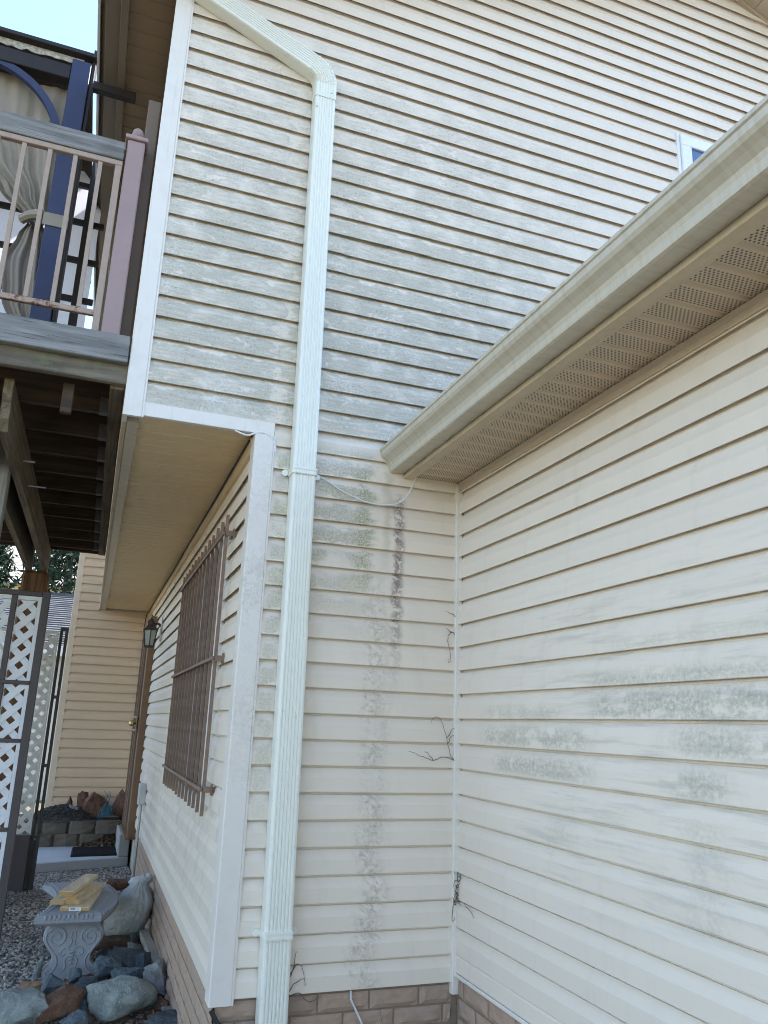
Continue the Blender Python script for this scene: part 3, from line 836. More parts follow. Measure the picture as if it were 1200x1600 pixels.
# ------------------------------------------------------------------ downspout
spout = thing('downspout', 'pale ribbed downspout running down the mildewed gable wall, elbow at its top', 'downspout', (-0.86, -0.06, GZ))
def spout_profile(scale=1.0, ribs=True):
    w, d = 0.058 * scale, 0.078 * scale
    pts = [(-w, 0.0), (-w, d - 0.012), (-w + 0.004, d - 0.003), (-w + 0.012, d)]
    if ribs:
        for i in range(6):
            c = -w + 0.022 + i * (2 * w - 0.044) / 5
            pts += [(c - 0.0042, d), (c - 0.0020, d - 0.0032), (c + 0.0020, d - 0.0032), (c + 0.0042, d)]
    pts += [(w - 0.012, d), (w - 0.004, d - 0.003), (w, d - 0.012), (w, 0.0)]
    return pts
YOFF = -0.0272
def sweep(path, scales, ribs=True):
    rings = []
    for i, (px, pz) in enumerate(path):
        a = path[max(i - 1, 0)]; b = path[min(i + 1, len(path) - 1)]
        tx, tz = b[0] - a[0], b[1] - a[1]; l = math.hypot(tx, tz); tx, tz = tx / l, tz / l
        sc_ = scales[i] if isinstance(scales, list) else scales
        rings.append([(px + u * tz, YOFF - o, pz - u * tx) for u, o in spout_profile(sc_, ribs)])
    return Geo().loft(rings)
xs = lambda z: -0.858 - 0.030 * (z / 4.4)
obj('pipe_section', sweep([(xs(z), z) for z in (GZ + 0.03, 0.4, 1.0, 1.52)], 1.03), 'spout', spout)
obj('pipe_section', sweep([(xs(z), z) for z in (1.50, 2.2, 3.0, 3.8, 4.47)], 1.0), 'spout', spout)
cx, cz, R0 = xs(4.5) - 0.13, 4.53, 0.13
path, scl = [(xs(4.5), 4.435), (xs(4.5), 4.44), (xs(4.5), 4.50)], [1.05, 1.035, 1.035]
N = 22
for i in range(N + 1):
    t = rad(66.7) * i / N
    path.append((cx + R0 * math.cos(t), cz + R0 * math.sin(t))); scl.append(1.04 + (0.028 if i % 2 else -0.016))
ex, ez = path[-1]
dx, dz = -math.sin(rad(66.7)), math.cos(rad(66.7))
for s_ in (0.03, 0.10, 0.13): path.append((ex + dx * s_, ez + dz * s_)); scl.append(1.035)
obj('elbow', sweep(path, scl), 'spout', spout)
obj('pipe_section', sweep([(ex + dx * s_, ez + dz * s_) for s_ in (0.10, 0.5, 0.9, 1.05)], 1.0), 'spout', spout)
for zz in (2.265, 0.245):
    g = Geo()
    for h0, h1, s_ in ((-0.017, 0.017, 1.07), (-0.014, -0.006, 1.10), (0.006, 0.014, 1.10)):
        g.loft([[(xs(zz) + u, YOFF - o, zz + h) for u, o in spout_profile(s_ * (1.03 if zz < 1 else 1), False)] for h in (h0, h1)])
    st = obj('strap', g, 'spout', spout)
    for sg in (-1, 1):
        e = Geo()
        cxx = xs(zz) + sg * 0.080
        e.loft([[(cxx + 0.017 * math.cos(2 * math.pi * i / 12), y, zz + 0.015 * math.sin(2 * math.pi * i / 12)) for i in range(12)] for y in (-0.0272, -0.0335)])
        obj('strap_ear', e, 'spout', st)
for (sx_, sz_) in ((0.03, 4.47), (-0.048, 4.36)):
    obj('screw', Geo().loft([[(xs(4.4) + sx_ + 0.004 * math.cos(i), YOFF - 0.079 - k, sz_ + 0.004 * math.sin(i)) for i in (0, 1.05, 2.1, 3.14, 4.2, 5.2)] for k in (0, 0.004)]), 'steel', spout)

# ------------------------------------------------------------------ gutter over the garage wall
gut = thing('gutter', 'clay-coloured metal eave gutter above the vented soffit of the garage wall', 'gutter', (-0.38, -3, 2.35))
OG = [(-0.336, 2.470), (-0.336, 2.350), (-0.402, 2.346), (-0.411, 2.350), (-0.4135, 2.358), (-0.414, 2.378), (-0.420, 2.392), (-0.436, 2.408), (-0.452, 2.420), (-0.460, 2.432), (-0.4625, 2.452), (-0.468, 2.456), (-0.468, 2.468), (-0.456, 2.468)]
def offs(pts, t):
    o = []
    for i, p in enumerate(pts):
        a = Vector(pts[max(i - 1, 0)]); b = Vector(pts[min(i + 1, len(pts) - 1)]); d = (b - a).normalized()
        o.append((p[0] - d.y * t * -1, p[1] + d.x * t * -1))
    return o
inn = offs(OG, 0.0025)
gy = [-6.0 + i * 0.45 for i in range(14)] + [-0.012]
rings = []
for y in gy:
    w = mnoise.noise((y * 1.3, 2.0, 0.0)) * 0.0025
    rings.append([(a + w, y, b + w * 0.5) for a, b in OG] + [(a + w, y, b + w * 0.5) for a, b in inn[::-1]])
obj('trough', Geo().loft(rings), 'gutC', gut)
obj('end_cap', Geo().loft([[(a, y, b) for a, b in OG] for y in (-0.012, -0.0165)]), 'gutC', gut)
obj('hem', Geo().loft([[(a - 0.002, y, b) for a, b in OG[1:12]] + [(a + 0.002, y, b + 0.002) for a, b in OG[1:12]][::-1] for y in (-0.010, -0.030)]), 'gutC', gut)

# ------------------------------------------------------------------ window grille, lantern, outlet box, cables
grille = thing('window_grille', 'brown painted steel security grille over the side window', 'window grille', (XW, 1.45, 0.65))
XG = XW - 0.060
me_bar = mesh_of('bar', box(-0.008, 0.008, -0.008, 0.008, 0.655, 2.14), 'bronze')
NB = 13
for i in range(NB):
    inst('bar', me_bar, grille, (XG, 0.42 + i * (2.02 / (NB - 1)), rnd.uniform(-0.004, 0.004)))
for zz in (0.775, 1.395, 2.035):
    obj('crossbar', box(XG - 0.022, XG - 0.0098, 0.395, 2.47, zz - 0.009, zz + 0.009), 'bronze', grille, 0.002)
    for ya, yb in ((0.385, 0.408), (2.45, 2.475)):
        obj('bracket', Geo().box(XG - 0.008, XW - 0.006, ya, yb, zz - 0.013, zz + 0.013).box(XW - 0.030, XW - 0.024, ya - 0.008, yb + 0.008, zz - 0.025, zz + 0.025), 'bronze', grille)

lan = thing('wall_lantern', 'dark metal wall lantern with frosted glass panes beside the brown door', 'lantern', (XW, 4.72, 1.9))
lx, ly, lz = -1.215, 4.72, 1.96
def frustum(r0, r1, z0, z1, n=6): return [[(lx + r * math.cos(2 * math.pi * (i + 0.5) / n), ly + r * math.sin(2 * math.pi * (i + 0.5) / n), z) for i in range(n)] for r, z in ((r0, z0), (r1, z1))]
obj('roof', Geo().loft(frustum(0.085, 0.035, lz, lz + 0.05)).loft(frustum(0.035, 0.045, lz + 0.05, lz + 0.085)).loft(frustum(0.045, 0.006, lz + 0.085, lz + 0.12)).loft(frustum(0.008, 0.005, lz + 0.12, lz + 0.16)), 'iron', lan)
for i in range(6):
    a0, a1 = 2 * math.pi * (i + 0.5) / 6, 2 * math.pi * (i + 1.5) / 6
    P = lambda a, r, z: (lx + r * math.cos(a), ly + r * math.sin(a), z)
    q = [P(a0, 0.046, lz - 0.155), P(a1, 0.046, lz - 0.155), P(a1, 0.070, lz - 0.004), P(a0, 0.070, lz - 0.004)]
    q += [P(a0, 0.043, lz - 0.155), P(a1, 0.043, lz - 0.155), P(a1, 0.067, lz - 0.004), P(a0, 0.067, lz - 0.004)]
    obj('pane', Geo().add(q, [(0, 1, 2, 3), (4, 7, 6, 5), (0, 4, 5, 1), (1, 5, 6, 2), (2, 6, 7, 3), (3, 7, 4, 0)]), 'frost', lan)
    obj('rib', Geo().tube([P(a0, 0.048, lz - 0.16), P(a0, 0.073, lz)], 0.006, 4), 'iron', lan)
obj('base', Geo().loft(frustum(0.05, 0.054, lz - 0.175, lz - 0.155)), 'iron', lan)
obj('arm', Geo().tube(smooth_path([(lx, ly, lz + 0.03), (lx + 0.06, ly, lz + 0.07), (XW - 0.02, ly, lz + 0.04)]), 0.012, 6), 'iron', lan)
obj('wall_plate', box(XW - 0.036, XW - 0.0262, ly - 0.055, ly + 0.055, lz - 0.10, lz + 0.14), 'white', lan, 0.006)

ob = thing('outlet_box', 'grey outdoor outlet box and conduit low on the side wall', 'outlet box', (XW, 4.55, GZ))
obj('box', box(XW - 0.085, XW - 0.0262, 4.50, 4.62, 0.31, 0.50), 'gbox', ob, 0.006)
obj('cover', box(XW - 0.079, XW - 0.022, 4.485, 4.4995, 0.325, 0.485), 'gbox', ob, 0.003)
obj('conduit', Geo().tube([(XW - 0.05, 4.56, GZ), (XW - 0.05, 4.56, 0.309)], 0.014, 8), 'steel', ob)

cab = obj('cable', Geo().tube(smooth_path([(-1.21, -0.024, 2.445), (-1.15, -0.028, 2.430), (-1.10, -0.03, 2.452), (-1.05, -0.03, 2.448), (-1.012, -0.03, 2.40), (-1.0, -0.02, 2.33), (-0.96, -0.02, 2.29), (-0.925, -0.02, 2.28)]), 0.0045, 6), 'wcable')
tag(cab, 'thin white cable end looped over the top of the grimy corner post', 'cable')
cab = obj('cable', Geo().tube(smooth_path([(-0.80, -0.02, 2.285), (-0.74, -0.03, 2.255), (-0.65, -0.04, 2.205), (-0.52, -0.05, 2.165), (-0.40, -0.06, 2.17), (-0.33, -0.065, 2.22), (-0.285, -0.07, 2.325)]), 0.0036, 6), 'wcable')
tag(cab, 'white cable sagging between the downspout and the garage soffit', 'cable')
cab = obj('cable', Geo().tube(smooth_path([(XW - 0.036, 0.08, ZS - 0.020), (XW - 0.035, 1.2, ZS - 0.024), (XW - 0.034, 2.4, ZS - 0.020), (XW - 0.036, 3.6, ZS - 0.026), (XW - 0.035, 5.0, ZS - 0.022), (XW - 0.04, 6.9, ZS - 0.03), (XW - 0.06, 7.2, ZS - 0.12), (XW - 0.055, 7.24, 1.9), (XW - 0.06, 7.25, 1.0)]), 0.0065, 6), 'black')
tag(cab, 'black cable along the soffit edge, hanging down beside the brown door', 'cable')
cab = obj('cable', Geo().tube(smooth_path([(-1.10, -0.022, -0.035), (-1.06, -0.05, -0.085), (-0.98, -0.055, -0.10), (-0.90, -0.04, -0.105), (-0.80, -0.03, -0.15), (-0.74, -0.035, -0.19), (-0.70, -0.05, -0.30), (-0.72, -0.08, GZ + 0.01)]), 0.010, 6), 'black')
tag(cab, 'black cable bent around the brick skirt behind the downspout foot', 'cable')
cab = obj('cable', Geo().tube(smooth_path([(-1.25, -0.16, -0.20), (-1.12, -0.12, -0.15), (-1.0, -0.115, -0.125), (-0.92, -0.105, -0.10)]), 0.005, 6), 'wcable')
tag(cab, 'white cable passing in front of the corner post foot towards the downspout', 'cable')
cab = obj('cable', Geo().tube([(-0.508, -0.02, -0.004), (-0.507, -0.022, -0.035), (-0.46, -0.03, -0.12), (-0.42, -0.04, -0.20), (-0.35, -0.05, GZ + 0.01)], 0.0045, 6), 'wcable')
tag(cab, 'white cable coming out under the siding and crossing the brick skirt', 'cable')

# dry vine remains
def vine(label, roots, seed, group='dry vine twigs on the siding'):
    r = random.Random(seed); g = Geo()
    for p in roots:
        pts = smooth_path(p, 4)
        pts = [q + Vector((r.uniform(-.004, .004), r.uniform(-.002, .002), r.uniform(-.004, .004))) for q in pts]
        g.tube(pts, [0.0017 * (1 - 0.75 * i / len(pts)) + 0.0004 for i in range(len(pts))], 4)
    o = obj('vine_twig', g, 'twig'); tag(o, label, 'twig', group); return o
yv = -0.033
vine('forked dry vine twig clinging to the gable wall beside the inside corner post',
     [[(-0.03, -0.036, 0.94), (-0.06, yv, 0.98), (-0.075, yv, 1.05), (-0.11, yv, 1.13), (-0.14, yv, 1.145), (-0.16, yv, 1.12)],
      [(-0.03, -0.036, 0.94), (-0.08, yv, 0.965), (-0.14, yv, 0.95), (-0.20, yv, 0.965), (-0.27, yv, 0.985)],
      [(-0.075, yv, 1.05), (-0.05, yv, 1.09), (-0.03, -0.037, 1.10)], [(-0.07, yv, 1.03), (-0.05, -0.03, 1.06), (-0.01, -0.04, 1.05)], [(-0.14, yv, 0.95), (-0.17, yv, 0.975), (-0.19, yv, 0.99)]], 2)
vine('small curled dry tendril high on the gable wall near the inside corner',
     [[(-0.04, -0.03, 1.55), (-0.06, yv, 1.56), (-0.08, yv, 1.53), (-0.07, yv, 1.47), (-0.06, yv, 1.43), (-0.07, yv, 1.41), (-0.075, yv, 1.43)], [(-0.06, yv, 1.56), (-0.09, yv, 1.58)], [(-0.02, -0.037, 1.62), (-0.05, yv, 1.65), (-0.09, yv, 1.66)]], 4)
cl = []
r_ = random.Random(11)
for i in range(16):
    a = r_.uniform(0, 6.28); b = r_.uniform(0, 6.28)
    c0 = Vector((-0.015, -0.045, 0.37 + r_.uniform(-0.05, 0.05)))
    cl.append([c0, c0 + Vector((0.012 * math.cos(a) - .01, -0.02 * r_.random(), 0.04 * math.sin(a))), c0 + Vector((0.02 * math.cos(b) - .012, -0.03 * r_.random(), 0.05 * math.sin(b)))])
cl.append([(-0.02, -0.05, 0.36), (-0.02, -0.10, 0.345), (-0.02, -0.17, 0.32), (-0.02, -0.22, 0.30)])
cl.append([(-0.03, -0.045, 0.34), (-0.045, -0.04, 0.28), (-0.04, -0.04, 0.25), (-0.03, -0.04, 0.27)])
vine('tangled clump of dry roots on the inside corner post', cl, 8)
vine('sparse dry twigs sprouting from behind the downspout foot',
     [[(-0.80, -0.03, 0.02), (-0.77, -0.03, 0.10), (-0.76, yv, 0.17)], [(-0.80, -0.03, 0.0), (-0.75, -0.03, 0.05), (-0.72, yv, 0.06)], [(-0.80, -0.03, 0.05), (-0.75, yv, 0.12), (-0.71, yv, 0.03)], [(-0.80, -0.03, -0.02), (-0.74, -0.03, 0.01), (-0.70, -0.02, -0.03), (-0.64, -0.02, -0.02)]], 5)
vine('bare dark twig standing before the brick skirt', [[(-0.30, -0.08, GZ), (-0.34, -0.07, -0.25), (-0.37, -0.05, -0.12), (-0.385, -0.04, -0.07)]], 6)

# ------------------------------------------------------------------ deck
DT = 2.825      # deck surface
deck = thing('deck', 'weathered grey timber deck raised on posts beside the overhang', 'deck', (-2.3, 2, GZ))
DX0, DX1, DY1 = -4.8, -1.737, 4.25
obj('fascia_board', box(DX0, DX1, -0.045, -0.003, 2.69, DT), 'wx', deck, 0.004)
obj('rim_joist', box(DX0, DX1 + 0.012, 0.0, 0.038, 2.60, 2.795), 'wxm', deck, 0.004)
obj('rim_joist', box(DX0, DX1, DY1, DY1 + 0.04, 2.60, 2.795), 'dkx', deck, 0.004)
obj('ledger', box(-1.80, -1.737, 0.042, DY1 - 0.003, 2.585, 2.795), 'wy', deck, 0.004)
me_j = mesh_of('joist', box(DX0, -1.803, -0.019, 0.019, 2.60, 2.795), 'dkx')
me_h = mesh_of('joist_hanger', Geo().box(-1.845, -1.8015, -0.0225, -0.0195, 2.60, 2.68).box(-1.845, -1.8015, 0.0195, 0.0225, 2.60, 2.68).box(-1.845, -1.8015, -0.0225, 0.0225, 2.5965, 2.5995), 'dullsteel')
for i in range(10):
    yy = 0.438 + i * 0.4064
    if yy > DY1 - 0.05: break
    j = inst('joist', me_j, deck, (0, yy, 0))
    h = bpy.data.objects.new('joist_hanger', me_h); h.location = (0, yy, 0); link(h, None); h.parent = j
    h.location = (0, 0, 0)
obj('blocking', box(-2.005, -1.955, 0.10, 0.135, 2.455, 2.60), 'dkx', deck, 0.003)
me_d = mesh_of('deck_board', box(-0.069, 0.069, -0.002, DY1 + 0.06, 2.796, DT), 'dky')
x = -1.81
while x > DX0 + 0.05:
    inst('deck_board', me_d, deck, (x, 0, 0)); x -= 0.1445
def beam(x0, x1, y0, y1, z0, z1):
    # front end cut with a scallop
    pr = [(y0, z1), (y0, z1 - 0.09), (y0 + 0.02, z1 - 0.11), (y0 + 0.03, z0 + 0.05), (y0 + 0.07, z0), (y1, z0), (y1, z1)]
    return Geo().loft([[(x, a, b) for a, b in pr] for x in (x0, x1)])
obj('beam', beam(-2.262, -2.222, 0.16, 4.30, 2.36, 2.598), 'wy', deck)
obj('beam', beam(-2.40, -2.36, 0.16, 4.30, 2.36, 2.598), 'wy', deck)
obj('post', box(-2.357, -2.265, 0.86, 0.955, GZ, 2.595), 'wz', deck, 0.005)
obj('post', box(-2.42, -2.20, 4.10, 4.30, GZ, 2.357), 'wzb', deck, 0.02)
obj('post', box(-4.75, -4.61, 0.1, 0.24, GZ, 2.598), 'wzb', deck, 0.01)
obj('bolt', Geo().tube([(-2.222, 1.0, 2.46), (-2.16, 1.0, 2.46)], 0.006, 6).tube([(-2.222, 1.45, 2.44), (-2.12, 1.45, 2.44)], 0.005, 6), 'steel', deck)

# railing
rail = thing('deck_railing', 'deck railing with weathered top board and slim tan metal balusters', 'railing', (-2.3, 0.03, DT))
obj('top_board', box(DX0, -1.882, -0.002, 0.038, 3.795, 3.90), 'wx', rail, 0.004)
obj('upper_rail', box(DX0, -1.882, 0.005, 0.035, 3.762, 3.792), 'railtan', rail, 0.003)
obj('lower_rail', box(DX0, -1.882, 0.008, 0.032, 2.925, 2.953), 'rust', rail, 0.003)
me_b = mesh_of('baluster', box(-0.010, 0.010, -0.010, 0.010, 2.954, 3.761), 'railtan')
for i in range(22):
    inst('baluster', me_b, rail, (-1.985 - 0.116 * i, 0.02, 0))
obj('end_stile', box(-1.915, -1.884, 0.004, 0.034, DT + 0.002, 3.761), 'railtan', rail, 0.002)
rp = obj('newel_post', box(-1.872, -1.788, 0.0, 0.085, DT + 0.001, 3.925), 'mauve', rail, 0.005)
obj('post_cap', box(-1.885, -1.775, -0.012, 0.098, 3.926, 3.95), 'mauve', rp, 0.004)
fin = Geo().loft([[(-1.83 + r * math.cos(2 * math.pi * i / 14), 0.043 + r * math.sin(2 * math.pi * i / 14), 3.951 + h) for i in range(14)] for r, h in ((0.022, 0), (0.022, 0.006), (0.012, 0.012), (0.019, 0.02), (0.027, 0.034), (0.029, 0.046), (0.025, 0.062), (0.014, 0.074), (0.003, 0.078))])
obj('ball_finial', fin, 'mauve', rp, smooth=True)
bd = obj('trim_board', box(-1.80, -1.737, 0.10, 0.16, DT + 0.001, 4.28), 'taupe', None, 0.004)
tag(bd, 'tall brown board standing upright between the newel post and house corner', 'board')

# ------------------------------------------------------------------ gazebo on the deck
gz = thing('gazebo', 'navy and dark brown gazebo on the deck with taupe tied-back curtain', 'gazebo', (-2.3, 1.1, DT))
GY = 1.0
obj('post', box(-2.315, -2.20, GY, GY + 0.10, DT + 0.001, 5.20), 'navy', gz, 0.004)
obj('post_side', box(-2.198, -2.175, GY + 0.02, GY + 0.13, DT + 0.001, 5.33), 'dkbrown', gz, 0.003)
obj('beam', box(-4.6, -2.318, GY + 0.02, GY + 0.10, 5.055, 5.16), 'dkbrown', gz, 0.004)
obj('beam', box(-4.6, -2.16, GY - 0.02, GY + 0.05, 5.235, 5.265), 'dkbrown', gz, 0.003)
fr = Geo(); rr = random.Random(5)
pts_t, pts_b = [], []
for i in range(80):
    x_ = -4.5 + i * (2.25 / 79)
    pts_t.append((x_, GY + 0.03, 5.233)); pts_b.append((x_, GY + 0.03 + rr.uniform(-.006, .006), 5.185 + rr.uniform(-0.012, 0.012)))
fr.loft([[a, b, (b[0], b[1] + 0.004, b[2]), (a[0], a[1] + 0.004, a[2])] for a, b in zip(pts_t, pts_b)])
obj('canopy_edge', fr, 'canvas', gz)
obj('roof_panel', Geo().add([(-4.6, GY, 5.27), (-2.2, GY, 5.27), (-3.0, GY + 1.6, 6.2), (-3.8, GY + 1.6, 6.2), (-2.2, GY + 3.0, 5.27), (-4.6, GY + 3.0, 5.27)], [(0, 1, 2, 3), (1, 4, 2), (4, 5, 3, 2), (5, 0, 3)]), 'dkbrown', gz)
ar = []
for i in range(15):
    t = (math.pi / 2) * i / 14
    cxx, czz = -2.84, 4.56
    ro, ri = 0.53, 0.485
    ar.append([(cxx + ro * math.sin(t), GY + 0.03, czz + ro * math.cos(t)), (cxx + ri * math.sin(t), GY + 0.03, czz + ri * math.cos(t)), (cxx + ri * math.sin(t), GY + 0.07, czz + ri * math.cos(t)), (cxx + ro * math.sin(t), GY + 0.07, czz + ro * math.cos(t))])
obj('arched_brace', Geo().loft(ar), 'navy', gz)
obj('roof_arm', box(-2.155, -1.93, GY + 0.25, GY + 0.32, 5.31, 5.37) if False else box(-2.16, -1.90, GY - 0.14, GY - 0.09, 4.90, 4.955), 'dkbrown', gz, 0.003)
# curtain: hangs from the beam, drawn in by a tie, flares below
def curtain(rows, amp, nf, yb, mat, name):
    rings = []
    n = 36
    for (z, xa, xb, am) in rows:
        ring = []
        for i in range(n + 1):
            u = i / n
            ph = u * nf * 2 * math.pi
            yy = yb + am * (0.6 * math.sin(ph) + 0.4 * math.sin(2.3 * ph + 1.3 + z * 0.7))
            ring.append((xa + (xb - xa) * u, yy, z + 0.01 * math.sin(ph * 0.5)))
        rings.append(ring)
    g = Geo().loft(rings, closed=False, caps=False)
    # give the cloth thickness
    back = [[(p[0], p[1] + 0.004, p[2]) for p in r] for r in rings]
    g.loft(back, closed=False, caps=False)
    return obj(name, g, mat, gz, smooth=True)
def interp(rows, k=4):
    out = []
    for a, b in zip(rows[:-1], rows[1:]):
        for i in range(k):
            t = i / k; t2 = t * t * (3 - 2 * t)
            out.append(tuple(a[j] + (b[j] - a[j]) * (t if j == 0 else t2) for j in range(4)))
    return out + [rows[-1]]
curtain(interp([(5.06, -3.1, -2.33, 0.012), (4.75, -3.05, -2.335, 0.022), (4.45, -2.85, -2.335, 0.035), (4.22, -2.62, -2.33, 0.04), (4.08, -2.47, -2.335, 0.035), (4.02, -2.43, -2.345, 0.03)], 5), 0.03, 4.3, GY + 0.14, 'cloth', 'curtain')
curtain(interp([(4.03, -2.43, -2.345, 0.03), (3.93, -2.47, -2.30, 0.035), (3.75, -2.53, -2.26, 0.03), (3.5, -2.50, -2.25, 0.03), (3.3, -2.42, -2.22, 0.03), (2.95, -2.36, -2.20, 0.025), (2.85, -2.36, -2.20, 0.02)], 5), 0.03, 2.6, GY + 0.14, 'cloth', 'curtain')
obj('curtain_tie', Geo().tube(smooth_path([(-2.46, GY + 0.10, 4.02), (-2.40, GY + 0.05, 4.035), (-2.33, GY + 0.02, 4.03)]), [0.03] * 13, 8).box(-2.33, -2.188, GY - 0.008, GY - 0.001, 3.955, 4.04), 'cloth', gz, 0.0)
# slatted back and pale screen
BY = 2.3
obj('screen_cloth', Geo().add([(-3.6, BY + 0.05, 3.0), (-2.10, BY + 0.05, 3.0), (-2.10, BY + 0.05, 5.35), (-3.6, BY + 0.05, 5.35)], [(0, 1, 2, 3)]), 'screen', gz)
for i in range(8):
    zz = 3.16 + i * 0.335
    obj('slat', box(-3.6, -2.06, BY, BY + 0.03, zz, zz + 0.045), 'dkbrown', gz, 0.002)
obj('slat_upright', box(-2.21, -2.15, BY - 0.035, BY - 0.002, DT + 0.002, 5.4), 'dkbrown', gz, 0.002)
obj('slat_upright', box(-3.6, -3.54, BY - 0.035, BY - 0.002, DT + 0.002, 5.4), 'dkbrown', gz, 0.002)
bx = thing('carton', 'brown cardboard carton on the deck behind the navy post', 'carton', (-2.28, 1.6, DT))
obj('body', box(-2.36, -2.19, 1.55, 1.8, DT + 0.001, 3.50), 'carton', bx, 0.004)
obj('flap', Geo().add([(-2.36, 1.55, 3.50), (-2.36, 1.8, 3.50), (-2.42, 1.8, 3.56), (-2.42, 1.55, 3.56), (-2.36, 1.55, 3.505), (-2.36, 1.8, 3.505), (-2.42, 1.8, 3.565), (-2.42, 1.55, 3.565)], [(0, 1, 2, 3), (4, 7, 6, 5), (0, 4, 5, 1), (2, 6, 7, 3), (1, 5, 6, 2), (3, 7, 4, 0)]), 'carton', bx)
ch = thing('folding_chair', 'black folded chair leaning on the deck behind the balusters', 'chair', (-2.13, 1.75, DT))
obj('frame', Geo().tube([(-2.16, 1.8, DT), (-2.10, 1.86, 3.62)], 0.014, 6).tube([(-2.05, 1.8, DT), (-2.0, 1.86, 3.60)], 0.014, 6), 'dkbrown', ch)
obj('backrest', box(-2.15, -2.02, 1.84, 1.86, 3.36, 3.60), 'dkbrown', ch, 0.004)
obj('seat', box(-2.15, -2.03, 1.80, 1.825, 2.95, 3.25), 'dkbrown', ch, 0.004)

# ------------------------------------------------------------------ lattice screens
def lattice(th, fn, u0, u1, z0, z1, pitch, wid, mat, name='lattice_strip'):
    """diagonal strips both ways clipped to the rectangle"""
    for sgn, d in ((1, 0.0), (-1, 0.007)):
        lo = (u0 - z1) if sgn > 0 else (u0 + z0)
        hi = (u1 - z0) if sgn > 0 else (u1 + z1)
        c = lo + pitch * 0.5
        while c < hi:
            # u = c + sgn*z
            def clip(cc):
                za, zb = (u0 - cc) / sgn, (u1 - cc) / sgn
                za, zb = min(za, zb), max(za, zb)
                za, zb = max(za, z0), min(zb, z1)
                return (za, zb) if zb > za else None
            h = wid / 2 * math.sqrt(2)
            a, b = clip(c - h), clip(c + h)
            if a and b:
                pts = [(c - h + sgn * a[0], a[0]), (c - h + sgn * a[1], a[1]), (c + h + sgn * b[1], b[1]), (c + h + sgn * b[0], b[0])]
                g = Geo().loft([[fn(u, d + dd, z) for u, z in pts] for dd in (0.0, 0.006)])
                obj(name, g, mat, th)
            c += pitch
ls = thing('lattice_screen', 'white lattice screen in a grey-brown metal frame, facing the viewer', 'lattice screen', (-2.5, 2.9, GZ))
LY = 2.90
fnF = lambda u, d, z: (u, LY + 0.012 + d, z)
obj('stile', box(-2.145, -2.088, LY, LY + 0.05, GZ, 2.005), 'latfr', ls, 0.004)
obj('stile', box(-2.358, -2.316, LY, LY + 0.05, GZ + 0.05, 1.965), 'latfr', ls, 0.004)
obj('stile', box(-2.99, -2.94, LY, LY + 0.05, GZ, 2.005), 'latfr', ls, 0.004)
obj('top_rail', box(-2.94, -2.146, LY + 0.002, LY + 0.048, 1.965, 2.003), 'latfr', ls, 0.004)
for zz in (1.32, 0.905, 0.30):
    obj('crossrail', box(-2.94, -2.146, LY - 0.004, LY + 0.010, zz - 0.014, zz + 0.014), 'latfr', ls, 0.003)
obj('inner_frame', Geo().box(-2.172, -2.146, LY + 0.013, LY + 0.042, GZ + 0.1, 1.964).box(-2.94, -2.173, LY + 0.013, LY + 0.042, 1.935, 1.964), 'lat', ls)
lattice(ls, fnF, -2.94, -2.173, GZ + 0.1, 1.93, 0.132, 0.048, 'lat')
ls2 = thing('lattice_screen', 'finer cream lattice screen standing behind the framed one, next to the gate', 'lattice screen', (-2.4, 4.73, GZ))
L2 = 4.73
fnS = lambda u, d, z: (u, L2 + d, z)
obj('top_rail', box(-2.9, -2.068, L2 - 0.003, L2 + 0.02, 1.855, 1.885), 'latw', ls2, 0.003)
obj('edge_strip', box(-2.084, -2.068, L2 - 0.003, L2 + 0.02, GZ + 0.5, 1.854), 'latw', ls2, 0.002)
lattice(ls2, fnS, -2.75, -2.085, GZ + 0.5, 1.854, 0.106, 0.040, 'latw')
obj('kick_board', box(-2.9, -2.068, L2, L2 + 0.03, GZ + 0.02, GZ + 0.49), 'latfr', ls2, 0.003)
gt = thing('gate', 'narrow dark bronze metal gate seen edge-on beyond the lattice', 'gate', (-2.03, 4.8, GZ))
for xa in (-2.062, -2.014):
    obj('upright', box(xa, xa + 0.028, 4.76, 4.80, GZ + 0.02, 1.93), 'gate', gt, 0.003)
obj('post', box(-2.15, -2.062, 4.80, 4.87, GZ, 0.02), 'latfr', gt, 0.004)
for zz in (1.90, 1.25, 0.62, 0.0):
    obj('hinge', box(-2.060, -1.988, 4.755, 4.805, zz, zz + 0.03), 'gate', gt, 0.003)
obj('kick_plate', box(-2.056, -1.990, 4.77, 4.79, GZ + 0.02, -0.02), 'gate', gt, 0.002)

# ------------------------------------------------------------------ porch, step, garden wall
porch = obj('porch_slab', Geo().loft([[(a, b, z) for a, b in ((-2.16, 5.66), (-1.20, 5.98), (XW - 0.02, 6.02), (XW - 0.02, 6.92), (-2.3, 6.80))] for z in (GZ, -0.362)]), 'slab', None, 0.01)
porch['kind'] = 'structure'
st = obj('door_step', Geo().box(-1.225, XW - 0.027, 5.99, 6.98, -0.36, -0.125), 'step', None, 0.012)
tag(st, 'concrete step block under the brown door', 'step')
mt = thing('door_mat', 'black ribbed rubber mat on the porch slab', 'mat', (-1.4, 6.4, -0.36))
matg = Geo().loft([[(a, b, z) for a, b in ((-1.70, 6.05), (-1.215, 6.10), (-1.215, 6.68), (-1.69, 6.62))] for z in (-0.361, -0.345)])
obj('base', matg, 'rubber', mt, 0.004)
for i in range(12):
    yy = 6.09 + i * 0.045
    obj('rib', box(-1.68, -1.225, yy, yy + 0.02, -0.3449, -0.338), 'rubber', mt)
gwall = thing('garden_wall', 'low retaining wall of tan concrete garden blocks behind the porch slab', 'garden wall', (-1.7, 6.9, -0.36))
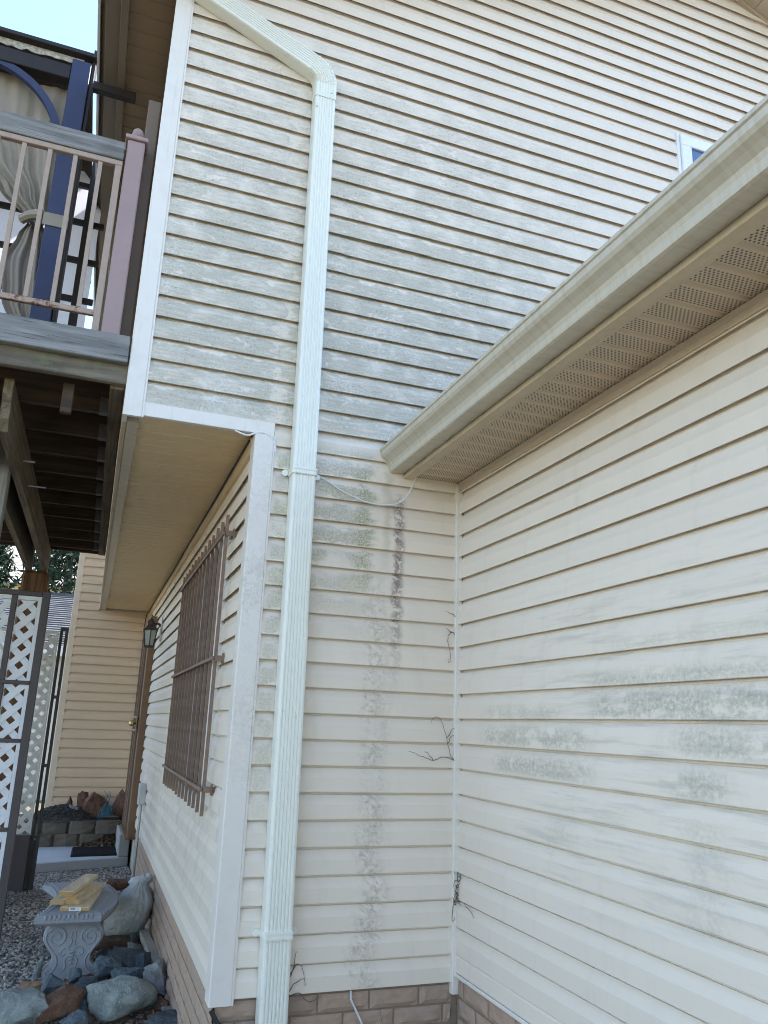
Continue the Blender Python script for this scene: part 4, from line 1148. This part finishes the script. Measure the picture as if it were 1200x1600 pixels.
def block_geo(w, d, h, seed):
    r = random.Random(seed); t = 0.03
    p = [(-w / 2, 0.02), (-w / 2 + t, 0), (0, -0.015), (w / 2 - t, 0), (w / 2, 0.02), (w / 2 - 0.02, d), (-w / 2 + 0.02, d)]
    rings = []
    for j in range(4):
        z = h * j / 3
        rings.append([(a + r.uniform(-.004, .004), b + r.uniform(-.006, .006), z) for a, b in p])
    return Geo().loft(rings)
BM = [mesh_of('block', block_geo(0.285, 0.2, 0.137, s_), 'block') for s_ in range(4)]
for row, (z, xs0, n) in enumerate(((-0.361, -2.20, 4), (-0.222, -2.33, 4))):
    for i in range(n):
        x_ = xs0 + i * 0.289
        inst('block', BM[(i + row) % 4], gwall, (x_ + 0.14, 6.80 + 0.02 * math.sin(i * 2 + row) + 0.015 * row - 0.05 * (i == 3 and row == 1), z), (0, 0, rad(rnd.uniform(-4, 4))))

# ------------------------------------------------------------------ rocks
def rock_geo(seed, sx, sy, sz, flat=0.0, sub=5, npts=16, rough=0.10):
    r = random.Random(seed)
    bm = bmesh.new()
    for i in range(npts):
        v = Vector((r.gauss(0, 1), r.gauss(0, 1), r.gauss(0, 1))).normalized() * r.uniform(0.78, 1.0)
        if flat and v.z > 0.6: v.z = 0.6 + (v.z - 0.6) * (1 - flat)
        bm.verts.new(v)
    res = bmesh.ops.convex_hull(bm, input=bm.verts)
    bmesh.ops.delete(bm, geom=[v for v in bm.verts if not v.link_faces], context='VERTS')
    bmesh.ops.triangulate(bm, faces=bm.faces)
    bmesh.ops.subdivide_edges(bm, edges=bm.edges, cuts=sub, use_grid_fill=True)
    for k in range(1): bmesh.ops.smooth_vert(bm, verts=bm.verts, factor=0.25, use_axis_x=True, use_axis_y=True, use_axis_z=True)
    for v in bm.verts:
        n = mnoise.fractal(v.co * 2.3 + Vector((seed, seed * 2, 0)), 1.0, 2.0, 4)
        n2 = mnoise.ridged_multi_fractal(v.co * 4.5 + Vector((seed * 3, 0, seed)), 1.0, 2.0, 3, 1.0, 2.0) - 1.0
        v.co *= 1 + n * rough - max(0.0, n2) * rough * 0.35 + mnoise.noise(v.co * 11) * rough * 0.10
        v.co = Vector((v.co.x * sx, v.co.y * sy, v.co.z * sz))
    g = Geo(); bm.verts.index_update()
    g.v = [tuple(v.co) for v in bm.verts]; g.f = [tuple(v.index for v in f.verts) for f in bm.faces]
    bm.free(); return g
def rock(label, x, y, z, sx, sy, sz, mat, seed, rot=0.0, flat=0.3, npts=16, rough=0.10, group='rocks piled beside the house', name='rock', cat='rock', tilt=0.0):
    me = mesh_of(name, rock_geo(seed, sx, sy, sz, flat, 5, npts, rough), mat, smooth=(npts > 20))
    o = bpy.data.objects.new(name, me)
    o.location = (x, y, z); o.rotation_euler = (tilt, tilt * 0.5, rot)
    link(o, None)
    return tag(o, label, cat, group)
g0 = GZ
rock('largest pale green boulder lying at the front of the rock pile', -1.355, 1.30, g0 + 0.11, 0.245, 0.16, 0.125, 'rk_green', 21, 0.1, 0.4, 26, 0.07)
rock('pale green rounded rock at the left front corner of the rock pile', -1.86, 1.33, g0 + 0.09, 0.19, 0.14, 0.11, 'rk_green', 22, -0.2, 0.3, 24, 0.09)
rock('dark rust-red slanting rock between the two pale green boulders', -1.665, 1.33, g0 + 0.09, 0.17, 0.13, 0.10, 'rk_rust', 23, 0.7, 0.2, 12, 0.06, tilt=-0.25)
rock('flat orange-brown rock lying left of the bench foot', -1.80, 1.80, g0 + 0.05, 0.11, 0.13, 0.07, 'rk_tan', 24, 0.5, 0.4, 11, 0.06)
rock('blue slate block in front of the bench foot', -1.675, 1.74, g0 + 0.07, 0.125, 0.10, 0.095, 'rk_blue', 25, 0.3, 0.5, 9, 0.05)
rock('small blue slate lump touching the right of the bench foot', -1.60, 1.88, g0 + 0.075, 0.07, 0.07, 0.065, 'rk_blue', 45, 0.3, 0.4, 11, 0.08)
rock('dark blue angular rock with a pointed top before the bench', -1.525, 1.58, g0 + 0.075, 0.13, 0.10, 0.10, 'rk_dark', 26, 0.2, 0.1, 9, 0.05)
rock('speckled blue-grey rock just right of the bench foot', -1.42, 1.86, g0 + 0.11, 0.105, 0.09, 0.10, 'rk_blue', 27, 0.6, 0.2, 15, 0.10)
rock('broad dark slate slab leaning below the plastic sack', -1.28, 2.10, g0 + 0.07, 0.15, 0.20, 0.10, 'rk_dark', 28, 0.5, 0.5, 10, 0.05, tilt=0.22)
rock('flat dark blue slate wedge behind the largest pale boulder', -1.30, 1.66, g0 + 0.10, 0.15, 0.09, 0.105, 'rk_blue', 29, -0.2, 0.2, 8, 0.04)
rock('pale grey-green pointed boulder beside the brick skirt', -1.135, 1.62, g0 + 0.10, 0.10, 0.12, 0.125, 'rk_grey', 30, 0.9, 0.1, 12, 0.07)
rock('dark blue rock cut off by the bottom edge below the largest boulder', -1.16, 1.02, g0 + 0.06, 0.20, 0.12, 0.085, 'rk_dark', 31, 0.1, 0.4, 12, 0.07)
rock('small grey pebble-like rock left of the largest boulder', -1.565, 1.36, g0 + 0.06, 0.055, 0.05, 0.055, 'rk_blue', 32, 0.4, 0.2, 13, 0.08)
rock('teal-grey round rock at the bottom edge left of the largest boulder', -1.58, 1.16, g0 + 0.055, 0.085, 0.07, 0.07, 'rk_blue', 33, 0.0, 0.3, 22, 0.08)
rock('grey block of rock between the slate slab and the greyed board', -1.205, 2.52, g0 + 0.055, 0.085, 0.08, 0.065, 'rk_grey', 34, 0.4, 0.5, 10, 0.05)
rock('blue-grey rock half hidden behind the bench seat beside the sack', -1.36, 2.95, g0 + 0.08, 0.11, 0.13, 0.08, 'rk_blue', 35, 0.1, 0.4, 12, 0.07)
rock('dark slate rock behind the bench at the sack shoulder', -1.29, 3.85, g0 + 0.07, 0.14, 0.10, 0.10, 'rk_dark', 36, 0.1, 0.3, 11, 0.07)
rock('flat rusty brown rock on the gravel before the porch slab', -1.26, 4.75, g0 + 0.06, 0.19, 0.15, 0.075, 'rk_rust', 37, 0.2, 0.6, 14, 0.07)
rock('pale rock half buried left of the bench foot', -1.81, 2.13, g0 + 0.04, 0.05, 0.06, 0.10, 'rk_grey', 38, 0.2, 0.2, 13, 0.08)
rock('reddish brick-like rock behind the end of the greyed board', -1.115, 1.98, g0 + 0.05, 0.05, 0.08, 0.07, 'rk_rust', 39, 0.2, 0.5, 9, 0.04)
rock('split bark log lying under the plastic sack', -1.30, 2.70, g0 + 0.045, 0.20, 0.075, 0.055, 'bark', 40, 0.15, 0.2, 16, 0.12, group=None, name='log', cat='log')
rock('tall red-brown boulder standing against the far tan wall', -1.50, 7.06, 0.02, 0.19, 0.13, 0.23, 'rk_rust', 50, 0.3, 0.1, 13, 0.10, 'boulders on the garden wall')
rock('pointed red-brown boulder left of the tall one', -1.64, 7.10, 0.06, 0.10, 0.10, 0.22, 'rk_rust', 51, 0.6, 0.0, 12, 0.10, 'boulders on the garden wall')
rock('pale grey lumpy stone at the left end of the boulders', -1.73, 7.00, -0.01, 0.085, 0.09, 0.15, 'rk_grey', 52, 0.2, 0.1, 15, 0.12, 'boulders on the garden wall')
rock('small brown stone lying in front of the pale lumpy stone', -1.80, 7.08, 0.06, 0.07, 0.07, 0.13, 'bark', 57, 0.9, 0.1, 13, 0.12, 'boulders on the garden wall')
rock('dark brown boulder in the corner between door and far wall', -1.21, 7.12, 0.05, 0.13, 0.10, 0.25, 'rk_rust', 53, 0.1, 0.1, 11, 0.08, 'boulders on the garden wall')
rock('small flat stone on top of the garden wall by the door step', -1.30, 6.93, -0.06, 0.11, 0.07, 0.03, 'block', 54, 0.1, 0.5, 12, 0.05, 'boulders on the garden wall')
rock('narrow dark slate shard standing right of the slate slab', -1.185, 1.98, g0 + 0.08, 0.06, 0.11, 0.10, 'rk_dark', 61, 0.3, 0.1, 9, 0.05)
rock('small slate chip wedged left of the speckled rock', -1.50, 1.78, g0 + 0.045, 0.06, 0.06, 0.05, 'rk_dark', 62, 0.8, 0.3, 9, 0.05)
rock('low blue-grey stone between the pale left rock and the orange rock', -1.80, 1.56, g0 + 0.05, 0.09, 0.07, 0.06, 'rk_blue', 63, 0.2, 0.4, 12, 0.08)
rock('brown rounded stone by the brick skirt below the grey pointed boulder', -1.13, 1.36, g0 + 0.04, 0.06, 0.08, 0.05, 'rk_rust', 64, 0.2, 0.4, 12, 0.08)
rock('flat blue slate plate tucked under the right end of the largest boulder', -1.20, 1.38, g0 + 0.035, 0.10, 0.09, 0.045, 'rk_blue', 71, 0.5, 0.6, 10, 0.05)
rock('flat blue slate plate between the speckled rock and the slate wedge', -1.40, 1.70, g0 + 0.04, 0.09, 0.08, 0.055, 'rk_blue', 72, 0.1, 0.6, 9, 0.05)
rock('small dark slate cube behind the speckled rock', -1.40, 2.07, g0 + 0.06, 0.075, 0.07, 0.07, 'rk_dark', 73, 0.9, 0.5, 8, 0.04)
rock('thin slate slab lying flat above the slate slab', -1.33, 2.42, g0 + 0.045, 0.10, 0.09, 0.045, 'rk_blue', 74, 0.3, 0.6, 10, 0.05)
rock('small teal stone at the bottom edge under the rust-red rock', -1.72, 1.12, g0 + 0.03, 0.07, 0.06, 0.045, 'rk_blue', 75, 0.3, 0.4, 14, 0.08)
rock('blue slate chunk between the rust-red rock and blue slate block', -1.60, 1.52, g0 + 0.05, 0.07, 0.07, 0.06, 'rk_dark', 76, 1.1, 0.4, 10, 0.05)
rock('blue slate piece beside the greyed board end, below the sack', -1.20, 2.72, g0 + 0.05, 0.08, 0.10, 0.06, 'rk_blue', 81, 0.4, 0.5, 10, 0.05)
rock('small dark rock in the gap right of the bench seat', -1.43, 2.40, g0 + 0.05, 0.07, 0.08, 0.06, 'rk_dark', 82, 0.7, 0.4, 10, 0.05)
rock('pale blue-green slab along the skirt above the dark bottom rock', -1.10, 1.20, g0 + 0.04, 0.07, 0.11, 0.05, 'rk_green', 83, 0.1, 0.5, 12, 0.06)
rock('blue-green stone behind the pale left rock, on the gravel edge', -1.93, 1.55, g0 + 0.04, 0.07, 0.06, 0.05, 'rk_blue', 84, 0.1, 0.4, 13, 0.07)
# soil heap and litter
def heap(name, x, y, z, rx, ry, h, mat, seed, n=18):
    g = Geo(); vs, fs = [], []
    for j in range(n + 1):
        for i in range(n + 1):
            u, v = -1 + 2 * i / n, -1 + 2 * j / n
            d = math.hypot(u, v)
            hh = h * max(0.0, 1 - d ** 2) + mnoise.noise((u * 5 + seed, v * 5, 0)) * h * 0.22
            vs.append((x + u * rx, y + v * ry, z + hh))
    for j in range(n):
        for i in range(n): a = j * (n + 1) + i; fs.append((a, a + 1, a + n + 2, a + n + 1))
    return obj(name, g.add(vs, fs), mat, smooth=False)
hp = heap('soil_heap', -1.85, 7.02, -0.10, 0.40, 0.22, 0.17, 'soil', 3)
tag(hp, 'dark crumbly soil heaped on the garden wall beside the boulders', 'soil', kind='stuff')
bed = obj('planting_bed', box(-2.25, XW - 0.03, 6.99, YD - 0.02, GZ, -0.09), 'soil'); bed['kind'] = 'structure'
# teal twine bundle
tw = Geo(); r = random.Random(4)
for i in range(70):
    a = r.uniform(0, 6.28); q = r.uniform(.35, 1)
    c0 = Vector((-1.37 + 0.10 * math.cos(a) * q, 6.98 + 0.07 * math.sin(a) * q, -0.075 + 0.02 * r.random()))
    hgt = r.uniform(0.05, 0.17)
    c1 = Vector((-1.36 + r.uniform(-.05, .05), 6.98 + r.uniform(-.04, .04), -0.08 + hgt))
    c2 = c0 + Vector((r.uniform(-.05, .05), r.uniform(-.03, .03), 0.0))
    tw.tube(smooth_path([c0, (c0 + c1) / 2 + Vector((r.uniform(-.02, .02), r.uniform(-.02, .02), 0.02)), c1, (c1 + c2) / 2 + Vector((r.uniform(-.03, .03), 0, 0.01)), c2], 3), 0.0032, 4)
for i in range(5):
    tw.tube(smooth_path([(-1.36 + r.uniform(-.02, .02), 6.98, 0.06), (-1.365 + r.uniform(-.03, .03), 6.98, 0.14), (-1.36 + r.uniform(-.06, .05), 6.97, 0.16 + 0.08 * r.random())], 3), 0.0028, 4)
tag(obj('twine_bundle', tw, 'rope'), 'frayed teal twine bundle tied up beside the red-brown boulders', 'twine')

# ------------------------------------------------------------------ bench
bench = thing('garden_bench', 'curved cast-stone garden bench with scroll-carved legs', 'bench', (-1.6, 2.5, GZ))
ZT = -0.075
# crescent seat: centre line bows to the right
def seat_ring(inset, z, n=16):
    L0, L1 = 2.0 + inset, 3.06 - inset
    left, right = [], []
    for i in range(n + 1):
        t = i / n; y = L0 + (L1 - L0) * t
        bow = 0.115 * (1 - (2 * ((y - 2.0) / 1.06) - 1) ** 2)
        left.append((-1.865 + bow * 0.9 + inset, y, z)); right.append((-1.478 + bow - inset, y, z))
    return right + left[::-1]
obj('seat', Geo().loft([seat_ring(0.05, ZT - 0.075), seat_ring(0.014, ZT - 0.066), seat_ring(0.0, ZT - 0.05), seat_ring(0.0, ZT - 0.022), seat_ring(0.016, ZT - 0.006), seat_ring(0.04, ZT), seat_ring(0.055, ZT - 0.003), seat_ring(0.062, ZT)]), 'bench', bench)
eg = Geo()
def egg(cx_, cy_, cz_, rx, ry, rz):
    rings = []
    for j in range(5):
        t = -math.pi / 2 + math.pi * j / 4
        rings.append([(cx_ + rx * (math.cos(t) + 0.02) * math.cos(k * math.pi / 4), cy_ + ry * (math.cos(t) + 0.02) * math.sin(k * math.pi / 4), cz_ + rz * math.sin(t)) for k in range(8)])
    eg.loft(rings)
for i in range(11):
    egg(-1.80 + i * 0.0265, 2.004, ZT - 0.022, 0.010, 0.010, 0.020)
for i in range(24):
    t = (i + 0.5) / 24; y = 2.02 + 1.02 * t; bow = 0.115 * (1 - (2 * ((y - 2.0) / 1.06) - 1) ** 2)
    egg(-1.484 + bow, y, ZT - 0.018, 0.010, 0.013, 0.020); egg(-1.859 + bow * 0.9, y, ZT - 0.018, 0.010, 0.013, 0.020)
obj('egg_moulding', eg, 'bench', bench, smooth=True)['kind'] = 'stuff'
def leg_outline():
    h = 0.305
    half = [(0.158, 0.0), (0.160, 0.018), (0.156, 0.040), (0.145, 0.060), (0.125, 0.078), (0.112, 0.098), (0.112, 0.125), (0.130, 0.155), (0.156, 0.185), (0.174, 0.215), (0.177, 0.248), (0.168, 0.275), (0.152, 0.290), (0.150, 0.305)]
    return [(a, z) for a, z in half] + [(-a, z) for a, z in half[::-1]]
def leg(y0):
    lg = obj('leg', Geo().loft([[(-1.625 + a * s_, y, GZ + z) for a, z in leg_outline()] for y, s_ in ((y0, 0.965), (y0 + 0.008, 1.0), (y0 + 0.09, 1.0), (y0 + 0.098, 0.965))]), 'bench', bench)
    sg = Geo()
    for m in (-1, 1):
        X = lambda a: -1.625 + m * a
        yf = y0 - 0.001
        # big upper scroll
        pts = []
        for i in range(40):
            t = i / 39; an = 0.6 + t * 2 * math.pi * 1.8; rr_ = 0.060 * (1 - 0.86 * t)
            pts.append((X(0.095 + rr_ * math.cos(an)), yf, GZ + 0.232 + rr_ * math.sin(an)))
        sg.tube(pts, [0.0075 * (1 - 0.35 * i / 39) for i in range(40)], 6)
        # long S curve down to the foot scroll
        pts = smooth_path([(X(0.155), yf, GZ + 0.262), (X(0.158), yf, GZ + 0.222), (X(0.128), yf, GZ + 0.172), (X(0.090), yf, GZ + 0.125), (X(0.082), yf, GZ + 0.085), (X(0.098), yf, GZ + 0.050), (X(0.125), yf, GZ + 0.030)])
        sg.tube(pts, 0.0065, 6)
        pts = []
        for i in range(20):
            t = i / 19; an = 2.2 + t * 2 * math.pi * 1.2; rr_ = 0.024 * (1 - 0.8 * t)
            pts.append((X(0.130 + rr_ * math.cos(an)), yf, GZ + 0.042 + rr_ * math.sin(an)))
        sg.tube(pts, 0.005, 6)
        # inner acanthus curls
        sg.tube(smooth_path([(X(0.012), yf, GZ + 0.165), (X(0.040), yf, GZ + 0.175), (X(0.066), yf, GZ + 0.155), (X(0.058), yf, GZ + 0.130), (X(0.042), yf, GZ + 0.140)]), 0.0052, 6)
        sg.tube(smooth_path([(X(0.020), yf, GZ + 0.125), (X(0.036), yf, GZ + 0.100), (X(0.030), yf, GZ + 0.065), (X(0.046), yf, GZ + 0.045), (X(0.058), yf, GZ + 0.058)]), 0.005, 6)
        sg.tube(smooth_path([(X(0.006), yf, GZ + 0.262), (X(0.014), yf, GZ + 0.235), (X(0.008), yf, GZ + 0.205), (X(0.018), yf, GZ + 0.180)]), 0.005, 6)
    for k, w in enumerate((0.020, 0.016, 0.013, 0.010)):
        sg.box(-1.625 - w, -1.625 + w, y0 - 0.006, y0 + 0.004, GZ + 0.142 - k * 0.020, GZ + 0.154 - k * 0.020)
    obj('scroll_relief', sg, 'bench', lg, smooth=True)
leg(2.10); leg(2.86)

# ------------------------------------------------------------------ timber offcuts on the bench
def board(name, label, L, w, h, x, y, z, rz, mat='pine', group='timber offcuts stacked on the bench'):
    t = thing(name, label, 'board', (x, y, z), group)
    m = Matrix.Translation((x, y, z)) @ Matrix.Rotation(rz, 4, 'Z')
    obj('plank', Geo().box(-w / 2, w / 2, -L / 2, L / 2, 0, h).xform(m), mat, t, 0.002)
    if mat == 'pine':
        obj('end_grain', Geo().box(-w / 2 + 0.002, w / 2 - 0.002, -L / 2 - 0.0012, -L / 2 + 0.002, 0.002, h - 0.002).xform(m), 'pineend', t)
    return t
z = ZT + 0.001
b0 = board('timber_offcut', 'bottom pine offcut carrying the white barcode sticker', 0.55, 0.175, 0.022, -1.60, 2.33, z, rad(-8))
m0 = Matrix.Translation((-1.60, 2.33, z)) @ Matrix.Rotation(rad(-8), 4, 'Z')
stk = obj('sticker', Geo().box(-0.035, 0.035, -0.2785, -0.2765, 0.003, 0.021).xform(m0), 'label', b0)
bars = Geo()
xx = -0.026
for w_ in (0.0015, 0.003, 0.001, 0.002, 0.004, 0.001, 0.003):
    bars.box(xx, xx + w_, -0.2795, -0.2786, 0.009, 0.019); xx += w_ + 0.002
for i in range(5): bars.box(0.004 + i * 0.005, 0.007 + i * 0.005, -0.2795, -0.2786, 0.011, 0.015)
obj('printed_bars', bars.xform(m0), 'ink', stk)
board('timber_offcut', 'wide pine offcut lying left in the stack on the bench', 0.52, 0.09, 0.022, -1.685, 2.40, z + 0.023, rad(-14))
board('timber_offcut', 'pine offcut lying right in the middle layer of the stack', 0.58, 0.11, 0.026, -1.585, 2.42, z + 0.0235, rad(-17))
board('timber_offcut', 'short square pine block propping up the topmost offcut', 0.36, 0.07, 0.026, -1.625, 2.33, z + 0.0505, rad(-15))
board('timber_offcut', 'topmost pine offcut of the stack on the bench', 0.60, 0.09, 0.024, -1.625, 2.42, z + 0.0775, rad(-15))
board('wood_splinter', 'thin pine splinter sticking out over the bench end', 0.14, 0.012, 0.006, -1.605, 2.04, z, rad(-18), group=None)
gb = obj('ground_board', Geo().box(-0.03, 0.03, -0.42, 0.42, 0, 0.045).xform(Matrix.Translation((-1.085 - 0.04, 2.38, GZ + 0.045)) @ Matrix.Rotation(rad(3.5), 4, 'Z') @ Matrix.Rotation(rad(1.5), 4, 'X')), 'greywood', None, 0.003)
tag(gb, 'greyed squared board lying on the ground along the brick skirt', 'board')

# ------------------------------------------------------------------ plastic sack
def sack():
    rings = []; n = 64
    prof = [(0.0, 0.03), (0.003, 0.09), (0.02, 0.122), (0.06, 0.145), (0.11, 0.156), (0.16, 0.157), (0.21, 0.148), (0.25, 0.130), (0.28, 0.108), (0.30, 0.088), (0.315, 0.070), (0.325, 0.062), (0.335, 0.064), (0.345, 0.072), (0.358, 0.078), (0.372, 0.076), (0.384, 0.064), (0.388, 0.04)]
    for j, (h, r_) in enumerate(prof):
        ring = []
        k = min(1.0, max(0.0, (h - 0.15) / 0.14))
        for i in range(n):
            a = 2 * math.pi * i / n
            ca, sa = math.cos(a), math.sin(a)
            crease = 1 - abs(mnoise.noise((ca * 3.4 + 7, sa * 3.4, h * 3.0))) * 2.2
            w = 1 + k * (0.16 if h < 0.30 else 0.30) * (crease - 0.55) + 0.09 * mnoise.noise((ca * 1.5, sa * 1.5, h * 6)) + 0.035 * mnoise.noise((ca * 5, sa * 5, h * 22))
            lean = 0.26 * h
            ring.append((r_ * w * ca + lean, r_ * w * (0.86 if h < 0.29 else 0.62) * sa + 0.10 * h, h + ((0.02 * ca + 0.03 * mnoise.noise((ca * 2.4 + 3, sa * 2.4, 4.0))) * min(1.0, (h - 0.325) * 12) if h > 0.325 else 0)))
        rings.append(ring)
    g = Geo().loft(rings, caps=True)
    g.xform(Matrix.Translation((-1.29, 2.84, GZ + 0.05)) )
    o = obj('plastic_sack', g, 'sack', smooth=True)
    return tag(o, 'bulging grey plastic sack with gathered top leaning on the side wall', 'sack')
sack()

# ------------------------------------------------------------------ gravel and litter
def scatter(name, label, cat, mat, n, area, rmin, rmax, seed, flat=0.6, zf=None, reject=None, leaf=False):
    rs = np.random.RandomState(seed)
    ico = np.array([(0, 0, 1), (0.9, 0, 0.35), (0.28, 0.86, 0.35), (-0.73, 0.53, 0.35), (-0.73, -0.53, 0.35), (0.28, -0.86, 0.35), (0.6, 0.5, -0.5), (-0.4, 0.7, -0.5), (-0.6, -0.4, -0.5), (0.4, -0.7, -0.5)])
    tri = [(0, 1, 2), (0, 2, 3), (0, 3, 4), (0, 4, 5), (0, 5, 1), (1, 6, 2), (2, 6, 7), (2, 7, 3), (3, 7, 8), (3, 8, 4), (4, 8, 9), (4, 9, 5), (5, 9, 1), (1, 9, 6)]
    if leaf:
        ico = np.array([(-1, 0, 0), (-0.3, 0.45, 0.15), (0.5, 0.35, 0.05), (1.1, 0, 0.25), (0.5, -0.35, 0.1), (-0.3, -0.45, 0.2)]); tri = [(0, 1, 5), (1, 2, 4), (1, 4, 5), (2, 3, 4)]
    x0, x1, y0, y1 = area
    V_, F_ = [], []
    c = 0
    while c < n:
        x_, y_ = rs.uniform(x0, x1), rs.uniform(y0, y1)
        if reject and reject(x_, y_): n -= 1; continue
        r_ = rs.uniform(rmin, rmax) * (0.7 + 0.6 * rs.rand() ** 3)
        a = rs.uniform(0, 6.28); ca, sa = math.cos(a), math.sin(a)
        p = ico * (r_ * rs.uniform(0.8, 1.4), r_ * rs.uniform(0.6, 1.0), r_ * flat * rs.uniform(0.7, 1.2)) * rs.uniform(0.85, 1.15, ico.shape)
        if leaf:
            tl = rs.uniform(-0.7, 0.7); q = p.copy(); q[:, 2] = p[:, 2] + p[:, 0] * tl; p = q
        zz = (zf(x_, y_) if zf else GZ) + r_ * flat * rs.uniform(0.1, 0.7) + (rs.uniform(0, 0.02) if leaf else 0)
        P_ = np.stack([p[:, 0] * ca - p[:, 1] * sa + x_, p[:, 0] * sa + p[:, 1] * ca + y_, p[:, 2] + zz], 1)
        o = c * len(ico); V_.append(P_); F_ += [tuple(i + o for i in t) for t in tri]; c += 1
    me = bpy.data.meshes.new(name); me.from_pydata(np.concatenate(V_).tolist(), [], F_); me.materials.append(M[mat])
    o = bpy.data.objects.new(name, me); link(o, None); o['kind'] = 'stuff'
    return tag(o, label, cat)
scatter('gravel', 'loose grey and tan pebble gravel covering the side yard', 'gravel', 'gravel', 24000, (-2.7, -1.1, 0.9, 6.0), 0.007, 0.017, 1)
scatter('leaf_litter', 'dry brown leaf litter between the rocks and the brick skirt', 'leaves', 'litter', 2600, (-1.55, -1.09, 0.8, 4.2), 0.014, 0.032, 2, 0.5, leaf=True)
scatter('leaf_litter', 'dry brown leaves blown into the corner of the porch by the garden wall', 'leaves', 'litter', 420, (-1.62, -1.21, 6.62, 6.82), 0.02, 0.038, 3, 0.5, zf=lambda a, b: -0.36 + 0.14 * max(0, (a + 1.62) / 0.4) * (b - 6.6) / 0.2, leaf=True)
scatter('soil_clods', 'dark crumbs of soil on the heap behind the garden wall', 'soil', 'soil', 900, (-2.2, -1.5, 6.84, 7.2), 0.008, 0.022, 4, 0.8, zf=lambda a, b: -0.10 + 0.16 * max(0, 1 - ((a + 1.85) / 0.4) ** 2 - ((b - 7.02) / 0.22) ** 2))

# ------------------------------------------------------------------ neighbouring houses and trees behind
def roof_rows(y0, z0, y1, z1, x0, x1, n, parent, mat):
    g = Geo()
    for i in range(n):
        t0, t1 = i / n, (i + 1) / n
        a = (y0 + (y1 - y0) * t0, z0 + (z1 - z0) * t0); b = (y0 + (y1 - y0) * t1, z0 + (z1 - z0) * t1)
        g.loft([[(x, a[0], a[1] + 0.03), (x, b[0], b[1] + 0.005), (x, b[0], b[1] - 0.05), (x, a[0], a[1] - 0.05)] for x in (x0, x1)])
    return obj('roof', g, mat, parent)
nh = thing('neighbour_house', 'neighbour house with grey shingle roof seen beyond the lattice', 'house', (-4, 15, GZ))
obj('wall', box(-9.0, -0.5, 13.4, 17.5, GZ, 2.35), 'nbr', nh)
for k in range(22):
    obj('siding_plank', Geo().loft([[(x, 13.399, GZ + 0.05 + k * 0.125), (x, 13.38, GZ + 0.05 + k * 0.125), (x, 13.39, GZ + 0.05 + (k + 1) * 0.125), (x, 13.399, GZ + 0.05 + (k + 1) * 0.125)] for x in (-4.5, -1.2)]), 'nbr', nh)
roof_rows(13.0, 2.38, 15.6, 3.72, -9.3, -0.3, 24, nh, 'shing')
obj('fascia', box(-9.3, -0.3, 12.97, 13.0, 2.20, 2.40), 'gutP', nh)
obj('ridge', box(-9.3, -0.3, 15.55, 15.75, 3.70, 3.78), 'shing', nh)
obj('back_roof', Geo().add([(-9.3, 15.7, 3.7), (-0.3, 15.7, 3.7), (-0.3, 18.0, 2.4), (-9.3, 18.0, 2.4), (-9.3, 15.7, 3.66), (-0.3, 15.7, 3.66), (-0.3, 18.0, 2.36), (-9.3, 18.0, 2.36)], [(0, 1, 2, 3), (4, 7, 6, 5), (0, 4, 5, 1), (2, 6, 7, 3), (1, 5, 6, 2), (3, 7, 4, 0)]), 'shing', nh)
fh = thing('neighbour_house', 'pale-roofed yellow house further away under the deck', 'house', (-9, 32, GZ))
obj('wall', box(-18, -2.2, 31, 38, GZ, 6.2), 'nbry', fh)
roof_rows(30.6, 6.15, 35, 8.5, -18.5, -1.8, 14, fh, 'shingp')
def conifer(label, x, y, h, r0, seed, zb=0.8):
    t = thing('conifer_tree', label, 'tree', (x, y, GZ), 'conifers behind the houses')
    obj('trunk', Geo().tube([(x, y, GZ), (x + 0.1, y, GZ + h * 0.5), (x, y, GZ + h)], [0.22, 0.13, 0.03], 8), 'trunk', t)
    rs = np.random.RandomState(seed); V_, F_ = [], []
    cnt = 0
    for i in range(420):
        tt = rs.rand() ** 0.8; zz = GZ + zb + (h - zb) * tt
        rr_ = r0 * (1 - tt) ** 0.8 * rs.uniform(0.45, 1.08) + 0.1
        a = rs.uniform(0, 6.28)
        c = np.array([x + rr_ * math.cos(a), y + rr_ * math.sin(a), zz - rr_ * 0.25])
        for j in range(16):
            p = c + rs.normal(0, 0.17, 3) * (1, 1, 0.7)
            d = rs.normal(0, 1, 3); d /= np.linalg.norm(d); d *= rs.uniform(0.08, 0.2)
            e = rs.normal(0, 1, 3); e = np.cross(d, e); e /= np.linalg.norm(e) + 1e-6; e *= 0.035
            V_ += [p - d, p + e, p + d, p - e]; F_.append((cnt, cnt + 1, cnt + 2, cnt + 3)); cnt += 4
    me = bpy.data.meshes.new('crown'); me.from_pydata([tuple(v) for v in V_], [], F_); me.materials.append(M['leafdk'])
    o = bpy.data.objects.new('crown', me); link(o, t)
conifer('dark conifer behind the grey shingle roof, beside the far wall', -2.75, 19.5, 8.5, 2.0, 2)
conifer('smaller dark conifer left of the brown deck post, behind the roof', -5.0, 22.0, 6.7, 1.4, 3)

# custom helper property is not part of the description
for o in bpy.data.objects:
    if '_w' in o: del o['_w']
